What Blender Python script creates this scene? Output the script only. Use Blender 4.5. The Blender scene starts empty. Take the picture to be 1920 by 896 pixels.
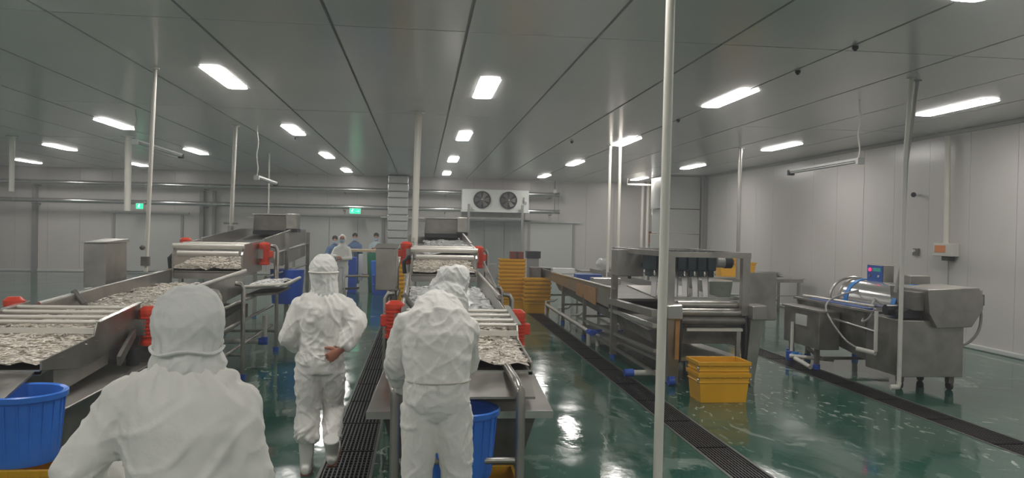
import bpy, bmesh, math, random
from mathutils import Vector, Matrix, noise
random.seed(7)
S = bpy.context.scene
COL = S.collection
PI = math.pi

# ------------------------------------------------------------------ camera, world, exposure
f_px, pitch, yaw, roll = 1487.0, -0.012, 0.1137, 0.0207
cp, sp, cy, sy, cr, sr = math.cos(pitch), math.sin(pitch), math.cos(yaw), math.sin(yaw), math.cos(roll), math.sin(roll)
fw = Vector((sy*cp, cy*cp, sp)); rt0 = Vector((cy, -sy, 0)); up0 = rt0.cross(fw)
rt = cr*rt0 + sr*up0; up = -sr*rt0 + cr*up0
cd = bpy.data.cameras.new('camera'); cam = bpy.data.objects.new('camera', cd); COL.objects.link(cam)
cd.sensor_width = 36; cd.lens = 36*f_px/1920; cd.clip_start = 0.05; cd.clip_end = 200
M = Matrix((rt, up, -fw)).transposed().to_4x4(); M.translation = Vector((0, 0, 1.95)); cam.matrix_world = M
S.camera = cam
W = bpy.data.worlds.new('world'); S.world = W; W.use_nodes = True
W.node_tree.nodes['Background'].inputs[0].default_value = (.5, .55, .55, 1)
W.node_tree.nodes['Background'].inputs[1].default_value = 0.0
# thin cold mist fills the hall
vsn = W.node_tree.nodes.new('ShaderNodeVolumeScatter'); vsn.inputs['Density'].default_value = .0065; vsn.inputs['Anisotropy'].default_value = .5
vsn.inputs['Color'].default_value = (.95, .97, 1, 1); W.node_tree.links.new(vsn.outputs[0], W.node_tree.nodes['World Output'].inputs['Volume'])
S.view_settings.view_transform = 'Standard'; S.view_settings.look = 'None'; S.view_settings.gamma = 1
S.view_settings.use_curve_mapping = False
S.view_settings.exposure = 0.85
LAMP = 17.0

# ------------------------------------------------------------------ materials
def mat(name, col, rough=.5, metal=0, var=0, vscale=6, bump=0, bscale=20, emit=None, estr=0, alpha=1, coat=0, stretch=None, rvar=0, trans=0, spec=None):
    m = bpy.data.materials.new(name); m.use_nodes = True
    nt = m.node_tree; N = nt.nodes; L = nt.links; b = N['Principled BSDF']
    b.inputs['Base Color'].default_value = (*col, 1); b.inputs['Roughness'].default_value = rough
    b.inputs['Metallic'].default_value = metal
    b.inputs['Coat Weight'].default_value = coat
    b.inputs['Transmission Weight'].default_value = trans
    if spec is not None: b.inputs['Specular IOR Level'].default_value = spec
    if alpha < 1: b.inputs['Alpha'].default_value = alpha
    if emit: b.inputs['Emission Color'].default_value = (*emit, 1); b.inputs['Emission Strength'].default_value = estr
    if var or bump or rvar:
        tc = N.new('ShaderNodeTexCoord'); mp = N.new('ShaderNodeMapping'); L.new(tc.outputs['Object'], mp.inputs[0])
        if stretch: mp.inputs['Scale'].default_value = stretch
    if var or rvar:
        n = N.new('ShaderNodeTexNoise'); n.inputs['Scale'].default_value = vscale; n.inputs['Detail'].default_value = 5
        L.new(mp.outputs[0], n.inputs['Vector'])
        if var:
            r = N.new('ShaderNodeValToRGB'); r.color_ramp.elements[0].position = .3; r.color_ramp.elements[1].position = .7
            r.color_ramp.elements[0].color = (*[c*(1-var) for c in col], 1)
            r.color_ramp.elements[1].color = (*[min(1, c*(1+var)) for c in col], 1)
            L.new(n.outputs['Fac'], r.inputs[0]); L.new(r.outputs[0], b.inputs['Base Color'])
        if rvar:
            q = N.new('ShaderNodeMapRange'); q.inputs[1].default_value = .3; q.inputs[2].default_value = .7
            q.inputs[3].default_value = max(0.02, rough-rvar); q.inputs[4].default_value = rough+rvar
            L.new(n.outputs['Fac'], q.inputs[0]); L.new(q.outputs[0], b.inputs['Roughness'])
    if bump:
        n2 = N.new('ShaderNodeTexNoise'); n2.inputs['Scale'].default_value = bscale; n2.inputs['Detail'].default_value = 6
        L.new(mp.outputs[0], n2.inputs['Vector'])
        bp = N.new('ShaderNodeBump'); bp.inputs['Strength'].default_value = bump; bp.inputs['Distance'].default_value = .02
        L.new(n2.outputs['Fac'], bp.inputs['Height']); L.new(bp.outputs[0], b.inputs['Normal'])
    return m
MT = {}
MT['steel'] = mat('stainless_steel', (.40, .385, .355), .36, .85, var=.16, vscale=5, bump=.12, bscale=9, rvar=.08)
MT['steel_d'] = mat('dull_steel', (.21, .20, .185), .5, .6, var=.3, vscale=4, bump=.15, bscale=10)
MT['steel_b'] = mat('bright_steel', (.62, .61, .58), .25, .9, var=.08)
MT['bar'] = mat('pale_bar', (.66, .64, .58), .4, .2)
MT['dark'] = mat('dark_rubber', (.03, .032, .035), .6)
MT['black'] = mat('black_paint', (.02, .025, .03), .35)
MT['teal'] = mat('dark_teal_paint', (.018, .045, .055), .4)
MT['red'] = mat('orange_red_motor_paint', (.62, .055, .025), .38, var=.1)
MT['yellow'] = mat('yellow_plastic', (.72, .37, .01), .38, var=.08, vscale=3)
MT['blue'] = mat('blue_plastic', (.045, .21, .78), .33, var=.1, vscale=4)
MT['blue_d'] = mat('deep_blue_plastic', (.03, .11, .55), .4)
MT['green'] = mat('green_plastic', (.02, .22, .12), .45)
MT['pvc'] = mat('white_pvc', (.66, .65, .60), .45, var=.05)
MT['pole'] = mat('painted_pole', (.78, .75, .68), .4, var=.05, vscale=2)
MT['white'] = mat('white_enamel', (.70, .72, .69), .4)
MT['wall'] = mat('coated_wall_panel', (.64, .61, .59), .26, 0, var=.03, vscale=.6, bump=.02, bscale=1.2, spec=.6)
MT['joint'] = mat('panel_joint', (.36, .36, .35), .5)
MT['ceil'] = mat('coated_ceiling_panel', (.66, .65, .64), .2, .0, var=.04, vscale=.5, bump=.035, bscale=.9, spec=.7)
MT['ceil_j'] = mat('ceiling_seam', (.26, .26, .255), .5)
MT['trim'] = mat('white_cove', (.62, .64, .62), .4)
MT['door'] = mat('door_panel', (.60, .60, .58), .33)
MT['door_g'] = mat('grey_curtain', (.33, .36, .34), .4, var=.1, vscale=1.5, stretch=(3, 3, .3))
MT['suit'] = mat('white_coverall_fabric', (.83, .81, .77), .75, var=.04, vscale=5, bump=.25, bscale=22)
MT['suit2'] = mat('greyish_white_coverall_fabric', (.77, .77, .74), .75, var=.04, vscale=5, bump=.25, bscale=24)
MT['suitseam'] = mat('coverall_seam', (.58, .56, .50), .8)
MT['skin'] = mat('skin', (.46, .24, .17), .55)
MT['hair'] = mat('dark_hair', (.02, .018, .016), .6)
MT['eye'] = mat('eye_dark', (.03, .02, .015), .3)
MT['glove'] = mat('damp_hand_skin', (.42, .17, .11), .5)
MT['mask'] = mat('face_mask', (.35, .52, .66), .8)
MT['bluecloth'] = mat('blue_work_fabric', (.10, .18, .33), .8, bump=.3)
MT['palecloth'] = mat('pale_blue_fabric', (.42, .52, .58), .8, bump=.3)
MT['boot'] = mat('white_rubber_boot', (.68, .68, .64), .35)
MT['bootsole'] = mat('brown_boot_sole', (.16, .06, .04), .6)
MT['fish'] = mat('silvery_fish', (.66, .61, .54), .35, .0, var=.35, vscale=40)
MT['ice'] = mat('white_ice_and_fish', (.74, .75, .73), .35, 0, var=.18, vscale=30)
MT['meshfish'] = mat('dark_wet_mesh', (.035, .03, .04), .35, bump=.5, bscale=60)
MT['foil'] = mat('silver_insulation', (.55, .56, .56), .32, .75, bump=.5, bscale=7)
MT['pipe'] = mat('silver_pipe_cladding', (.50, .51, .50), .22, .8, var=.05, vscale=2)
MT['column'] = mat('grey_column', (.27, .27, .265), .5)
MT['wood'] = mat('wooden_top', (.52, .40, .24), .5, var=.15, vscale=8)
MT['card'] = mat('brown_cardboard', (.40, .22, .09), .8, var=.08)
MT['paper'] = mat('pale_paper', (.62, .62, .6), .7)
MT['grate'] = mat('cast_drain_grating', (.02, .02, .023), .4, .3, var=.3, vscale=8)
MT['drain'] = mat('drain_channel', (.015, .02, .02), .3)
MT['kerb'] = mat('steel_drain_edge', (.12, .13, .12), .4, .4)
MT['panelblue'] = mat('control_panel_blue', (.03, .10, .38), .4)
MT['lcd'] = mat('display_green', (.02, .10, .09), .3, emit=(.03, .25, .2), estr=.3)
MT['redled'] = mat('red_indicator', (.8, .02, .05), .3, emit=(1, .03, .12), estr=1.1)
MT['exit'] = mat('exit_sign_green', (0, .4, .18), .4, emit=(.01, .62, .26), estr=1.2)
MT['exitw'] = mat('exit_sign_symbol', (.8, 1, .9), .4, emit=(.55, 1, .75), estr=1.6)
MT['orange'] = mat('orange_label', (.75, .28, .10), .5)
MT['rust'] = mat('worn_orange_paint', (.42, .20, .05), .6, var=.3)
MT['redbrown'] = mat('red_brown_frame', (.18, .04, .03), .5)
MT['window_glow'] = mat('salmon_window_glow', (.55, .25, .17), .6, var=.2, vscale=9)
MT['lamp'] = mat('lamp_diffuser', (.9, .9, .9), .5, emit=(1.0, .955, .915), estr=LAMP)
MT['lamphouse'] = mat('lamp_housing', (.75, .76, .75), .4)
MT['tubeoff'] = mat('unlit_tube', (.6, .62, .62), .3)
MT['clear'] = mat('clear_drum_cover', (.66, .66, .64), .16, .75)
MT['bluetape'] = mat('blue_film_edge', (.02, .22, .62), .4)
MT['film'] = mat('clear_film', (.7, .72, .70), .25, alpha=.75)
MT['hose'] = mat('grey_hose', (.36, .35, .34), .5)

def floor_mat():
    m = bpy.data.materials.new('wet_green_epoxy'); m.use_nodes = True
    nt = m.node_tree; N = nt.nodes; L = nt.links; b = N['Principled BSDF']
    tc = N.new('ShaderNodeTexCoord')
    def nz(scale, det=4, stretch=None, dist=0):
        n = N.new('ShaderNodeTexNoise'); n.inputs['Scale'].default_value = scale; n.inputs['Detail'].default_value = det
        n.inputs['Distortion'].default_value = dist
        if stretch:
            mp = N.new('ShaderNodeMapping'); mp.inputs['Scale'].default_value = stretch
            L.new(tc.outputs['Object'], mp.inputs[0]); L.new(mp.outputs[0], n.inputs['Vector'])
        else: L.new(tc.outputs['Object'], n.inputs['Vector'])
        return n
    def rng(src, a, b_, c, d):
        q = N.new('ShaderNodeMapRange'); q.inputs[1].default_value = a; q.inputs[2].default_value = b_
        q.inputs[3].default_value = c; q.inputs[4].default_value = d; L.new(src, q.inputs[0]); return q.outputs[0]
    n1 = nz(.9)
    r = N.new('ShaderNodeValToRGB'); r.color_ramp.elements[0].position = .3; r.color_ramp.elements[1].position = .7
    r.color_ramp.elements[0].color = (.018, .085, .062, 1); r.color_ramp.elements[1].color = (.035, .13, .098, 1)
    L.new(n1.outputs['Fac'], r.inputs[0])
    # thin pale scum and bits of fish; finer flecks also paint in broken reflections
    n2 = nz(3.4, 8, (1, .55, 1), 1.2); n3 = nz(.45, 2)
    a = rng(n2.outputs['Fac'], .585, .66, 0, 1); c = rng(n3.outputs['Fac'], .45, .6, 0, .38)
    mu = N.new('ShaderNodeMath'); mu.operation = 'MULTIPLY'; L.new(a, mu.inputs[0]); L.new(c, mu.inputs[1])
    n7 = nz(11, 5, (1, .45, 1), .8); n8 = nz(.33, 2, (1, .8, 1))
    a2 = rng(n7.outputs['Fac'], .60, .655, 0, 1); c2 = rng(n8.outputs['Fac'], .46, .58, .0, .85)
    mv = N.new('ShaderNodeMath'); mv.operation = 'MULTIPLY'; L.new(a2, mv.inputs[0]); L.new(c2, mv.inputs[1])
    mm = N.new('ShaderNodeMath'); mm.operation = 'MAXIMUM'; L.new(mu.outputs[0], mm.inputs[0]); L.new(mv.outputs[0], mm.inputs[1]); mu = mm
    mx = N.new('ShaderNodeMix'); mx.data_type = 'RGBA'; L.new(mu.outputs[0], mx.inputs[0]); L.new(r.outputs[0], mx.inputs[6])
    mx.inputs[7].default_value = (.50, .56, .52, 1); L.new(mx.outputs[2], b.inputs['Base Color'])
    n4 = nz(1.3, 3); L.new(rng(n4.outputs['Fac'], .35, .65, .03, .14), b.inputs['Roughness'])
    b.inputs['IOR'].default_value = 1.5; b.inputs['Specular IOR Level'].default_value = .75
    n5 = nz(3.2, 3, (1, .6, 1)); n6 = nz(15, 3, (1, .5, 1))
    ad = N.new('ShaderNodeMath'); ad.operation = 'MULTIPLY_ADD'; L.new(n6.outputs['Fac'], ad.inputs[0]); ad.inputs[1].default_value = .16
    L.new(n5.outputs['Fac'], ad.inputs[2])
    bp = N.new('ShaderNodeBump'); bp.inputs['Strength'].default_value = .2; bp.inputs['Distance'].default_value = .02
    L.new(ad.outputs[0], bp.inputs['Height']); L.new(bp.outputs[0], b.inputs['Normal'])
    return m
MT['floor'] = floor_mat()

# ------------------------------------------------------------------ mesh helpers
class MB:
    def __init__(s): s.v = []; s.f = []
    def add(s, vs, fs):
        k = len(s.v); s.v += [Vector(v) for v in vs]; s.f += [tuple(i+k for i in f) for f in fs]; return s
    def box(s, x0, x1, y0, y1, z0, z1):
        vs = [(x, y, z) for z in (z0, z1) for y in (y0, y1) for x in (x0, x1)]
        return s.add(vs, [(0, 2, 3, 1), (4, 5, 7, 6), (0, 1, 5, 4), (2, 6, 7, 3), (0, 4, 6, 2), (1, 3, 7, 5)])
    def hexa(s, p):      # 8 points: bottom loop of 4, top loop of 4 (ccw seen from above)
        return s.add(p, [(3, 2, 1, 0), (4, 5, 6, 7), (0, 1, 5, 4), (1, 2, 6, 5), (2, 3, 7, 6), (3, 0, 4, 7)])
    def bar(s, a, b, w, h=None):   # rectangular bar between two points
        h = h or w; a = Vector(a); b = Vector(b); t = (b-a).normalized()
        u = Vector((0, 0, 1)) if abs(t.z) < .95 else Vector((0, 1, 0))
        x = t.cross(u).normalized()*w/2; y = x.cross(t).normalized()*h/2
        return s.hexa([a-x-y, a+x-y, b+x-y, b-x-y, a-x+y, a+x+y, b+x+y, b-x+y])
    def prism_x(s, pts, x0, x1):   # pts (y,z)
        n = len(pts); vs = [(x0, y, z) for y, z in pts]+[(x1, y, z) for y, z in pts]
        return s.add(vs, [tuple(range(n)), tuple(range(2*n-1, n-1, -1))]+[(i, n+i, n+(i+1) % n, (i+1) % n) for i in range(n)])
    def prism_y(s, pts, y0, y1):   # pts (x,z)
        n = len(pts); vs = [(x, y0, z) for x, z in pts]+[(x, y1, z) for x, z in pts]
        return s.add(vs, [tuple(range(n)), tuple(range(2*n-1, n-1, -1))]+[(i, n+i, n+(i+1) % n, (i+1) % n) for i in range(n)])
    def tube(s, pts, r, n=10, cap=True, smooth_pts=0):
        pts = [Vector(p) for p in pts]
        if smooth_pts:
            q = []; P = [pts[0]]+pts+[pts[-1]]
            for i in range(1, len(P)-2):
                for k in range(smooth_pts):
                    t = k/smooth_pts; a, b, c, d = P[i-1:i+3]
                    q.append(.5*((2*b)+(-a+c)*t+(2*a-5*b+4*c-d)*t*t+(-a+3*b-3*c+d)*t**3))
            q.append(pts[-1]); pts = q
        rs = r if isinstance(r, (list, tuple)) else [r]*len(pts)
        k0 = len(s.v); x = None
        for i, p in enumerate(pts):
            t = (pts[min(i+1, len(pts)-1)]-pts[max(i-1, 0)]).normalized()
            if x is None:
                x = t.cross(Vector((0, 0, 1)) if abs(t.z) < .9 else Vector((0, 1, 0))).normalized()
            else: x = (x-t*x.dot(t)).normalized()
            y = t.cross(x)
            for j in range(n):
                a = 2*PI*j/n; s.v.append(p+(x*math.cos(a)+y*math.sin(a))*rs[i])
        for i in range(len(pts)-1):
            for j in range(n):
                a = k0+i*n+j; b = k0+i*n+(j+1) % n; s.f.append((a, b, b+n, a+n))
        if cap: s.f.append(tuple(k0+j for j in range(n-1, -1, -1))); s.f.append(tuple(k0+(len(pts)-1)*n+j for j in range(n)))
        return s
    def cyl(s, a, b, r, r2=None, n=16): return s.tube([a, b], [r, r if r2 is None else r2], n)
    def loft(s, rings, n=18, xh=(1, 0, 0), pw=2.0):   # rings (centre, rx, ry)
        xh = Vector(xh); P = [Vector(r[0]) for r in rings]; k0 = len(s.v)
        for i, r in enumerate(rings):
            t = (P[min(i+1, len(P)-1)]-P[max(i-1, 0)]).normalized()
            x = (xh-t*xh.dot(t)).normalized(); y = t.cross(x)
            for j in range(n):
                a = 2*PI*j/n; c, q = math.cos(a), math.sin(a)
                ex = 2/pw
                s.v.append(P[i]+x*r[1]*math.copysign(abs(c)**ex, c)+y*r[2]*math.copysign(abs(q)**ex, q))
        for i in range(len(P)-1):
            for j in range(n):
                a = k0+i*n+j; b = k0+i*n+(j+1) % n; s.f.append((a, b, b+n, a+n))
        s.f.append(tuple(k0+j for j in range(n-1, -1, -1))); s.f.append(tuple(k0+(len(P)-1)*n+j for j in range(n)))
        return s
    def ball(s, c, rx, ry=None, rz=None, n=14, m=9):
        ry = ry or rx; rz = rz or rx; c = Vector(c); k0 = len(s.v)
        for i in range(1, m):
            th = PI*i/m
            for j in range(n):
                a = 2*PI*j/n; s.v.append(c+Vector((rx*math.sin(th)*math.cos(a), ry*math.sin(th)*math.sin(a), rz*math.cos(th))))
        s.v += [c+Vector((0, 0, rz)), c-Vector((0, 0, rz))]; t, b = len(s.v)-2, len(s.v)-1
        for i in range(m-2):
            for j in range(n):
                a = k0+i*n+j; d = k0+i*n+(j+1) % n; s.f.append((a, a+n, d+n, d))
        for j in range(n):
            s.f.append((t, k0+j, k0+(j+1) % n)); s.f.append((b, k0+(m-2)*n+(j+1) % n, k0+(m-2)*n+j))
        return s
    def lathe(s, prof, c, n=28, axis='z'):   # prof (r,h) closed loop profile
        k0 = len(s.v); m = len(prof); c = Vector(c)
        for j in range(n):
            a = 2*PI*j/n
            for r, h in prof:
                p = (r*math.cos(a), r*math.sin(a), h)
                if axis == 'y': p = (p[0], h, p[1])
                if axis == 'x': p = (h, p[0], p[1])
                s.v.append(c+Vector(p))
        for j in range(n):
            for i in range(m):
                a = k0+j*m+i; b = k0+j*m+(i+1) % m; c2 = k0+((j+1) % n)*m+(i+1) % m; d = k0+((j+1) % n)*m+i
                s.f.append((a, d, c2, b))
        return s
    def grid(s, fn, nx, ny):
        k0 = len(s.v)
        for i in range(nx+1):
            for j in range(ny+1): s.v.append(Vector(fn(i/nx, j/ny)))
        for i in range(nx):
            for j in range(ny):
                a = k0+i*(ny+1)+j; s.f.append((a, a+ny+1, a+ny+2, a+1))
        return s
def link(name, mb, m, parent=None, smooth=False, bevel=0, loc=None):
    me = bpy.data.meshes.new(name)
    L = Vector(loc) if loc is not None else (parent_origin(parent) if parent else Vector((0, 0, 0)))
    me.from_pydata([tuple(v-L) for v in mb.v], [], mb.f); me.update()
    bm = bmesh.new(); bm.from_mesh(me); bmesh.ops.recalc_face_normals(bm, faces=bm.faces); bm.to_mesh(me); bm.free()
    me.materials.append(MT[m] if isinstance(m, str) else m)
    if smooth:
        me.polygons.foreach_set('use_smooth', [True]*len(me.polygons))
        me.set_sharp_from_angle(angle=math.radians(38))
    o = bpy.data.objects.new(name, me); COL.objects.link(o)
    if parent: o.parent = parent
    else: o.location = L
    if bevel:
        b = o.modifiers.new('bevel', 'BEVEL'); b.width = bevel; b.segments = 2; b.limit_method = 'ANGLE'
    return o
def parent_origin(p):
    L = Vector((0, 0, 0))
    while p is not None: L += p.location; p = p.parent
    return L
def tag(o, label=None, cat=None, group=None, kind=None):
    if label: o['label'] = label
    if cat: o['category'] = cat
    if group: o['group'] = group
    if kind: o['kind'] = kind
    return o
def thing(name, label, cat, loc, group=None):
    o = bpy.data.objects.new(name, None); o.empty_display_size = .1; COL.objects.link(o); o.location = loc
    return tag(o, label, cat, group)
def one(name, mb, m, label, cat, loc, group=None, **k):
    return tag(link(name, mb, m, None, loc=loc, **k), label, cat, group)
def copy_tree(o, parent=None):
    c = o.copy(); COL.objects.link(c)
    if parent: c.parent = parent
    for ch in [x for x in ALL() if x.parent == o]: copy_tree(ch, c)
    return c
def ALL(): return list(COL.objects)
def struct(name, mb, m, **k): return tag(link(name, mb, m, **k), kind='structure')

# ------------------------------------------------------------------ the hall
XL, XR, YB, YF, HC = -17.5, 9.8, 31.8, -9.0, 3.95
def slab_with_slots(x0, x1, y0, y1, slots):   # floor with drain channels cut out along Y
    mb = MB(); xs = x0
    for a, b, ya, yb in sorted(slots):
        mb.box(xs, a, y0, y1, -.2, 0); 
        if ya > y0: mb.box(a, b, y0, ya, -.2, 0)
        if yb < y1: mb.box(a, b, yb, y1, -.2, 0)
        xs = b
    mb.box(xs, x1, y0, y1, -.2, 0); return mb
DR = [(-.76, -.36, -1.0, 21.0), (2.50, 2.84, -1.0, 19.5), (5.42, 5.82, -1.0, 17.0)]
floor = struct('floor', slab_with_slots(XL, XR, YF, YB, DR), 'floor')
for i, (a, b, y0, y1) in enumerate(DR):
    t = bpy.data.objects.new('floor_drain', None); COL.objects.link(t); t.location = (a, y0, 0)
    tag(t, ['drain channel with black ribbed grating beside the centre sorting line',
            'long dark drain channel running along the pump conveyor',
            'dark floor drain channel beside the drum washer'][i], 'floor drain')
    link('drain_channel', MB().box(a-.002, b+.002, y0, y1, -.16, -.09), 'drain', t)
    link('edge_strip', MB().box(a-.012, a+.012, y0, y1, -.09, .004), 'kerb', t)
    link('edge_strip', MB().box(b-.012, b+.012, y0, y1, -.09, .004), 'kerb', t)
    n = int((y1-y0)/1.0)
    g = MB(); nb = 11
    for k in range(nb):
        x = a+.025+(b-a-.05)*k/(nb-1); g.box(x-.006, x+.006, y0+.01, y0+.97, -.035, -.008)
    for k in range(14): g.box(a+.015, b-.015, y0+.02+k*.071, y0+.032+k*.071, -.033, -.012)
    proto = link('grating', g, 'grate', t)
    for k in range(1, n):
        c = proto.copy(); COL.objects.link(c); c.parent = t; c.location = (0, k*1.0, 0)

# ceiling panels: 1.345 m wide between dark recessed seams
ceil = struct('ceiling', MB().box(XL, XR, YF, YB, HC+.03, HC+.2), 'ceil_j')
xs = [.42+1.345*k for k in range(-14, 8)]; xs = [x for x in xs if XL+.2 < x < XR-.2]; xs = [XL]+xs+[XR]
ysm = [YF, -3.9, 2.1, 8.1, 14.15, 20.15, 26.15, YB]
for i in range(len(xs)-1):
    for j in range(len(ysm)-1):
        z = HC+random.uniform(-.002, .002)
        o = link('ceiling_panel', MB().box(xs[i]+.016, xs[i+1]-.016, ysm[j]+.009, ysm[j+1]-.009, z, z+.05), 'ceil', ceil)
def panel_wall(name, horiz, fixed, a0, a1, thick, step=1.15, off=.0):
    if horiz: w = struct(name, MB().box(a0, a1, min(fixed, fixed+thick), max(fixed, fixed+thick), -.2, HC+.2), 'joint')
    else: w = struct(name, MB().box(min(fixed, fixed+thick), max(fixed, fixed+thick), a0, a1, -.2, HC+.2), 'joint')
    s = -1 if thick > 0 else 1; p = a0+off
    cuts = [a0]
    while p < a1-.3:
        if p > a0+.3: cuts.append(p)
        p += step
    cuts.append(a1)
    for i in range(len(cuts)-1):
        d = .02+random.uniform(-.002, .002); e0, e1 = sorted((fixed+.0*s, fixed+s*d))
        c0, c1 = cuts[i]+.004, cuts[i+1]-.004
        mb = MB().box(c0, c1, e0, e1, 0, HC) if horiz else MB().box(e0, e1, c0, c1, 0, HC)
        link('wall_panel', mb, 'wall', w)
    return w
panel_wall('wall_back', True, YB, XL, XR, .2)
panel_wall('wall_right', False, XR, YF, YB, .2, off=.4)
panel_wall('wall_left', False, XL, YF, YB, -.2, off=.7)
panel_wall('wall_front', True, YF, XL, XR, -.2)
def cove(name, x0, x1, y0, y1): struct(name, MB().box(x0, x1, y0, y1, 0, .09), 'trim', bevel=.02)
cove('baseboard_right', XR-.07, XR-.02, YF+.03, YB-.03); cove('baseboard_back', XL+.08, XR-.08, YB-.07, YB-.02)
cove('baseboard_left', XL+.02, XL+.07, YF+.03, YB-.03)
struct('trim_1', MB().box(XR-.07, XR-.021, YF+.03, YB-.03, HC-.07, HC-.004), 'joint')
# doors in the back wall
def door(n, x0, x1, h, m, seams=(), label=None):
    d = bpy.data.objects.new('door_%d' % n, None); COL.objects.link(d); d.location = ((x0+x1)/2, YB, 0); d['kind'] = 'structure'
    cuts = [x0]+list(seams)+[x1]
    for i in range(len(cuts)-1):
        link('door_leaf', MB().box(cuts[i]+.01, cuts[i+1]-.01, YB-.07, YB-.024, .04, h), m, d)
    link('door_rail', MB().box(x0-.3, x1+.3, YB-.13, YB-.03, h+.02, h+.10), 'trim', d)
    for x in (x0-.04, x1+.04): link('door_frame', MB().box(x-.04, x+.04, YB-.09, YB-.03, 0, h), 'joint', d)
door(1, -4.9, -1.55, 2.30, 'door', (-3.6, -2.5)); door(2, 4.35, 6.1, 2.22, 'door'); door(3, 1.75, 4.05, 2.25, 'door_g', (2.5, 3.3))
door(4, -11.6, -9.2, 2.25, 'door', (-10.4,))

# insulated pipes, duct, columns at the back wall
def wallpipe(z, y, lab, r=.085):
    t = thing('insulated_pipe', lab, 'pipe', (-6, y, z), 'silver pipes along the back wall')
    x = -17.2; k = 0
    while x < 5.3:
        x1 = min(x+2.3, 5.4); link('pipe_section', MB().cyl((x+.006, y, z), (x1-.006, y, z), r), 'pipe', t, smooth=True)
        link('band', MB().cyl((x1-.03, y, z), (x1+.03, y, z), r+.008), 'steel_b', t, smooth=True); x = x1
    for x in (-14.3, -8.2, -3.0, .9, 5.1):
        link('bracket', MB().box(x-.02, x+.02, y-.02, YB-.03, z-r-.06, z-r-.02), 'steel_d', t)
    return t
wallpipe(3.36, 31.2, 'upper silver insulated pipe running along the back wall')
wallpipe(2.68, 31.1, 'lower silver insulated pipe running along the back wall')
for x, l in ((-14.45, 'grey column at the far left of the back wall'), (-8.4, 'grey twin column left of the red-motored far shaker'), (-7.95, 'narrow grey column beside the twin one')):
    w = .1 if x > -8.3 else .14
    one('wall_column', MB().box(x-w/2, x+w/2, YB-.24, YB-.03, 0.0, 3.2), 'column', l, 'column', (x, YB-.15, 0))
d = thing('silver_duct', 'crinkled silver ventilation duct rising at the back wall', 'duct', (-.93, 31.0, .6))
z = .62; k = 0
while z < 3.9:
    h = .30+.06*math.sin(k*2.1); z1 = min(z+h, 3.93); b = .0+.012*(k % 2)
    def wob(u, v, z=z, z1=z1, b=b):
        pass
    link('duct_section', MB().box(-1.31-b, -.53+b, 30.72-b, 31.4, z+.002, z1-.002), 'foil', d, bevel=.03); z = z1; k += 1
link('duct_core', MB().box(-1.28, -.56, 30.76, 31.38, .6, 3.93), 'steel_d', d)
d = thing('grey_duct', 'grey floor to ceiling duct box in the right back corner', 'duct', (9.2, 27.5, 0))
for k, (a, b) in enumerate(((0, 1.9), (1.92, 2.78), (2.8, 3.93))):
    link('duct_section', MB().box(8.35+.05*(k == 1), 9.72, 27.0, 28.4, a, b), 'door', d, bevel=.01)
link('edge_post', MB().box(9.66, 9.77, 26.4, 26.55, 0, 3.93), 'column', d)

# evaporator cooler with two fans
c = thing('evaporator_cooler', 'white twin-fan evaporator cooler hung high at the back wall', 'cooler', (2.84, 31.1, 2.68))
link('housing', MB().box(1.53, 4.15, 30.75, 31.6, 2.68, 3.49), 'white', c, bevel=.02)
link('drip_tray', MB().box(1.5, 4.18, 30.72, 31.62, 2.60, 2.68), 'white', c, bevel=.01)
for x in (2.31, 3.34):
    fr = link('fan_shroud', MB().lathe([(.31, -.02), (.34, -.02), (.34, .06), (.31, .06)], (x, 30.72, 3.08), axis='y'), 'black', c, smooth=True)
    link('fan_back', MB().cyl((x, 30.74, 3.08), (x, 30.749, 3.08), .31, n=28), 'black', fr)
    bl = MB()
    for k in range(6):
        a = k*PI/3; ca, sa = math.cos(a), math.sin(a)
        p = lambda r, w, yy: (x+r*ca-w*sa, yy, 3.08+r*sa+w*ca)
        bl.add([p(.05, -.03, 30.70), p(.05, .03, 30.725), p(.28, .10, 30.73), p(.28, -.08, 30.69)], [(0, 1, 2, 3)])
    link('fan_blade', bl, 'steel_d', fr)
    link('hub', MB().ball((x, 30.69, 3.08), .055, .04, .055), 'steel', fr, smooth=True)
    g = MB()
    for r in (.08, .14, .2, .26, .32): g.tube([(x+r*math.cos(a*PI/12), 30.665, 3.08+r*math.sin(a*PI/12)) for a in range(25)], .004, 5)
    for k in range(6): g.cyl((x, 30.66, 3.08), (x+.33*math.cos(k*PI/3), 30.67, 3.08+.33*math.sin(k*PI/3)), .004, n=5)
    link('guard', g, 'dark', fr)
link('valve', MB().tube([(3.95, 30.7, 3.2), (3.95, 30.66, 3.05), (4.05, 30.66, 2.98)], .03), 'hose', c, smooth=True)
rk = thing('cooler_support', 'grey steel posts and crossbar holding up the twin-fan cooler', 'support', (2.84, 30.6, 0))
for x, z0 in ((1.79, .0), (3.87, .0)): link('post', MB().box(x-.045, x+.045, 30.5, 30.58, z0, 2.9), 'column', rk)
link('crossbar', MB().box(1.79, 3.87, 30.52, 30.57, 2.33, 2.40), 'column', rk)
one('white_conduit', MB().cyl((-1.6, 31.3, 2.32), (1.7, 31.3, 2.32), .03), 'pole', 'thin white conduit between silver duct and cooler', 'conduit', (0, 31.3, 2.32))

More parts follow.
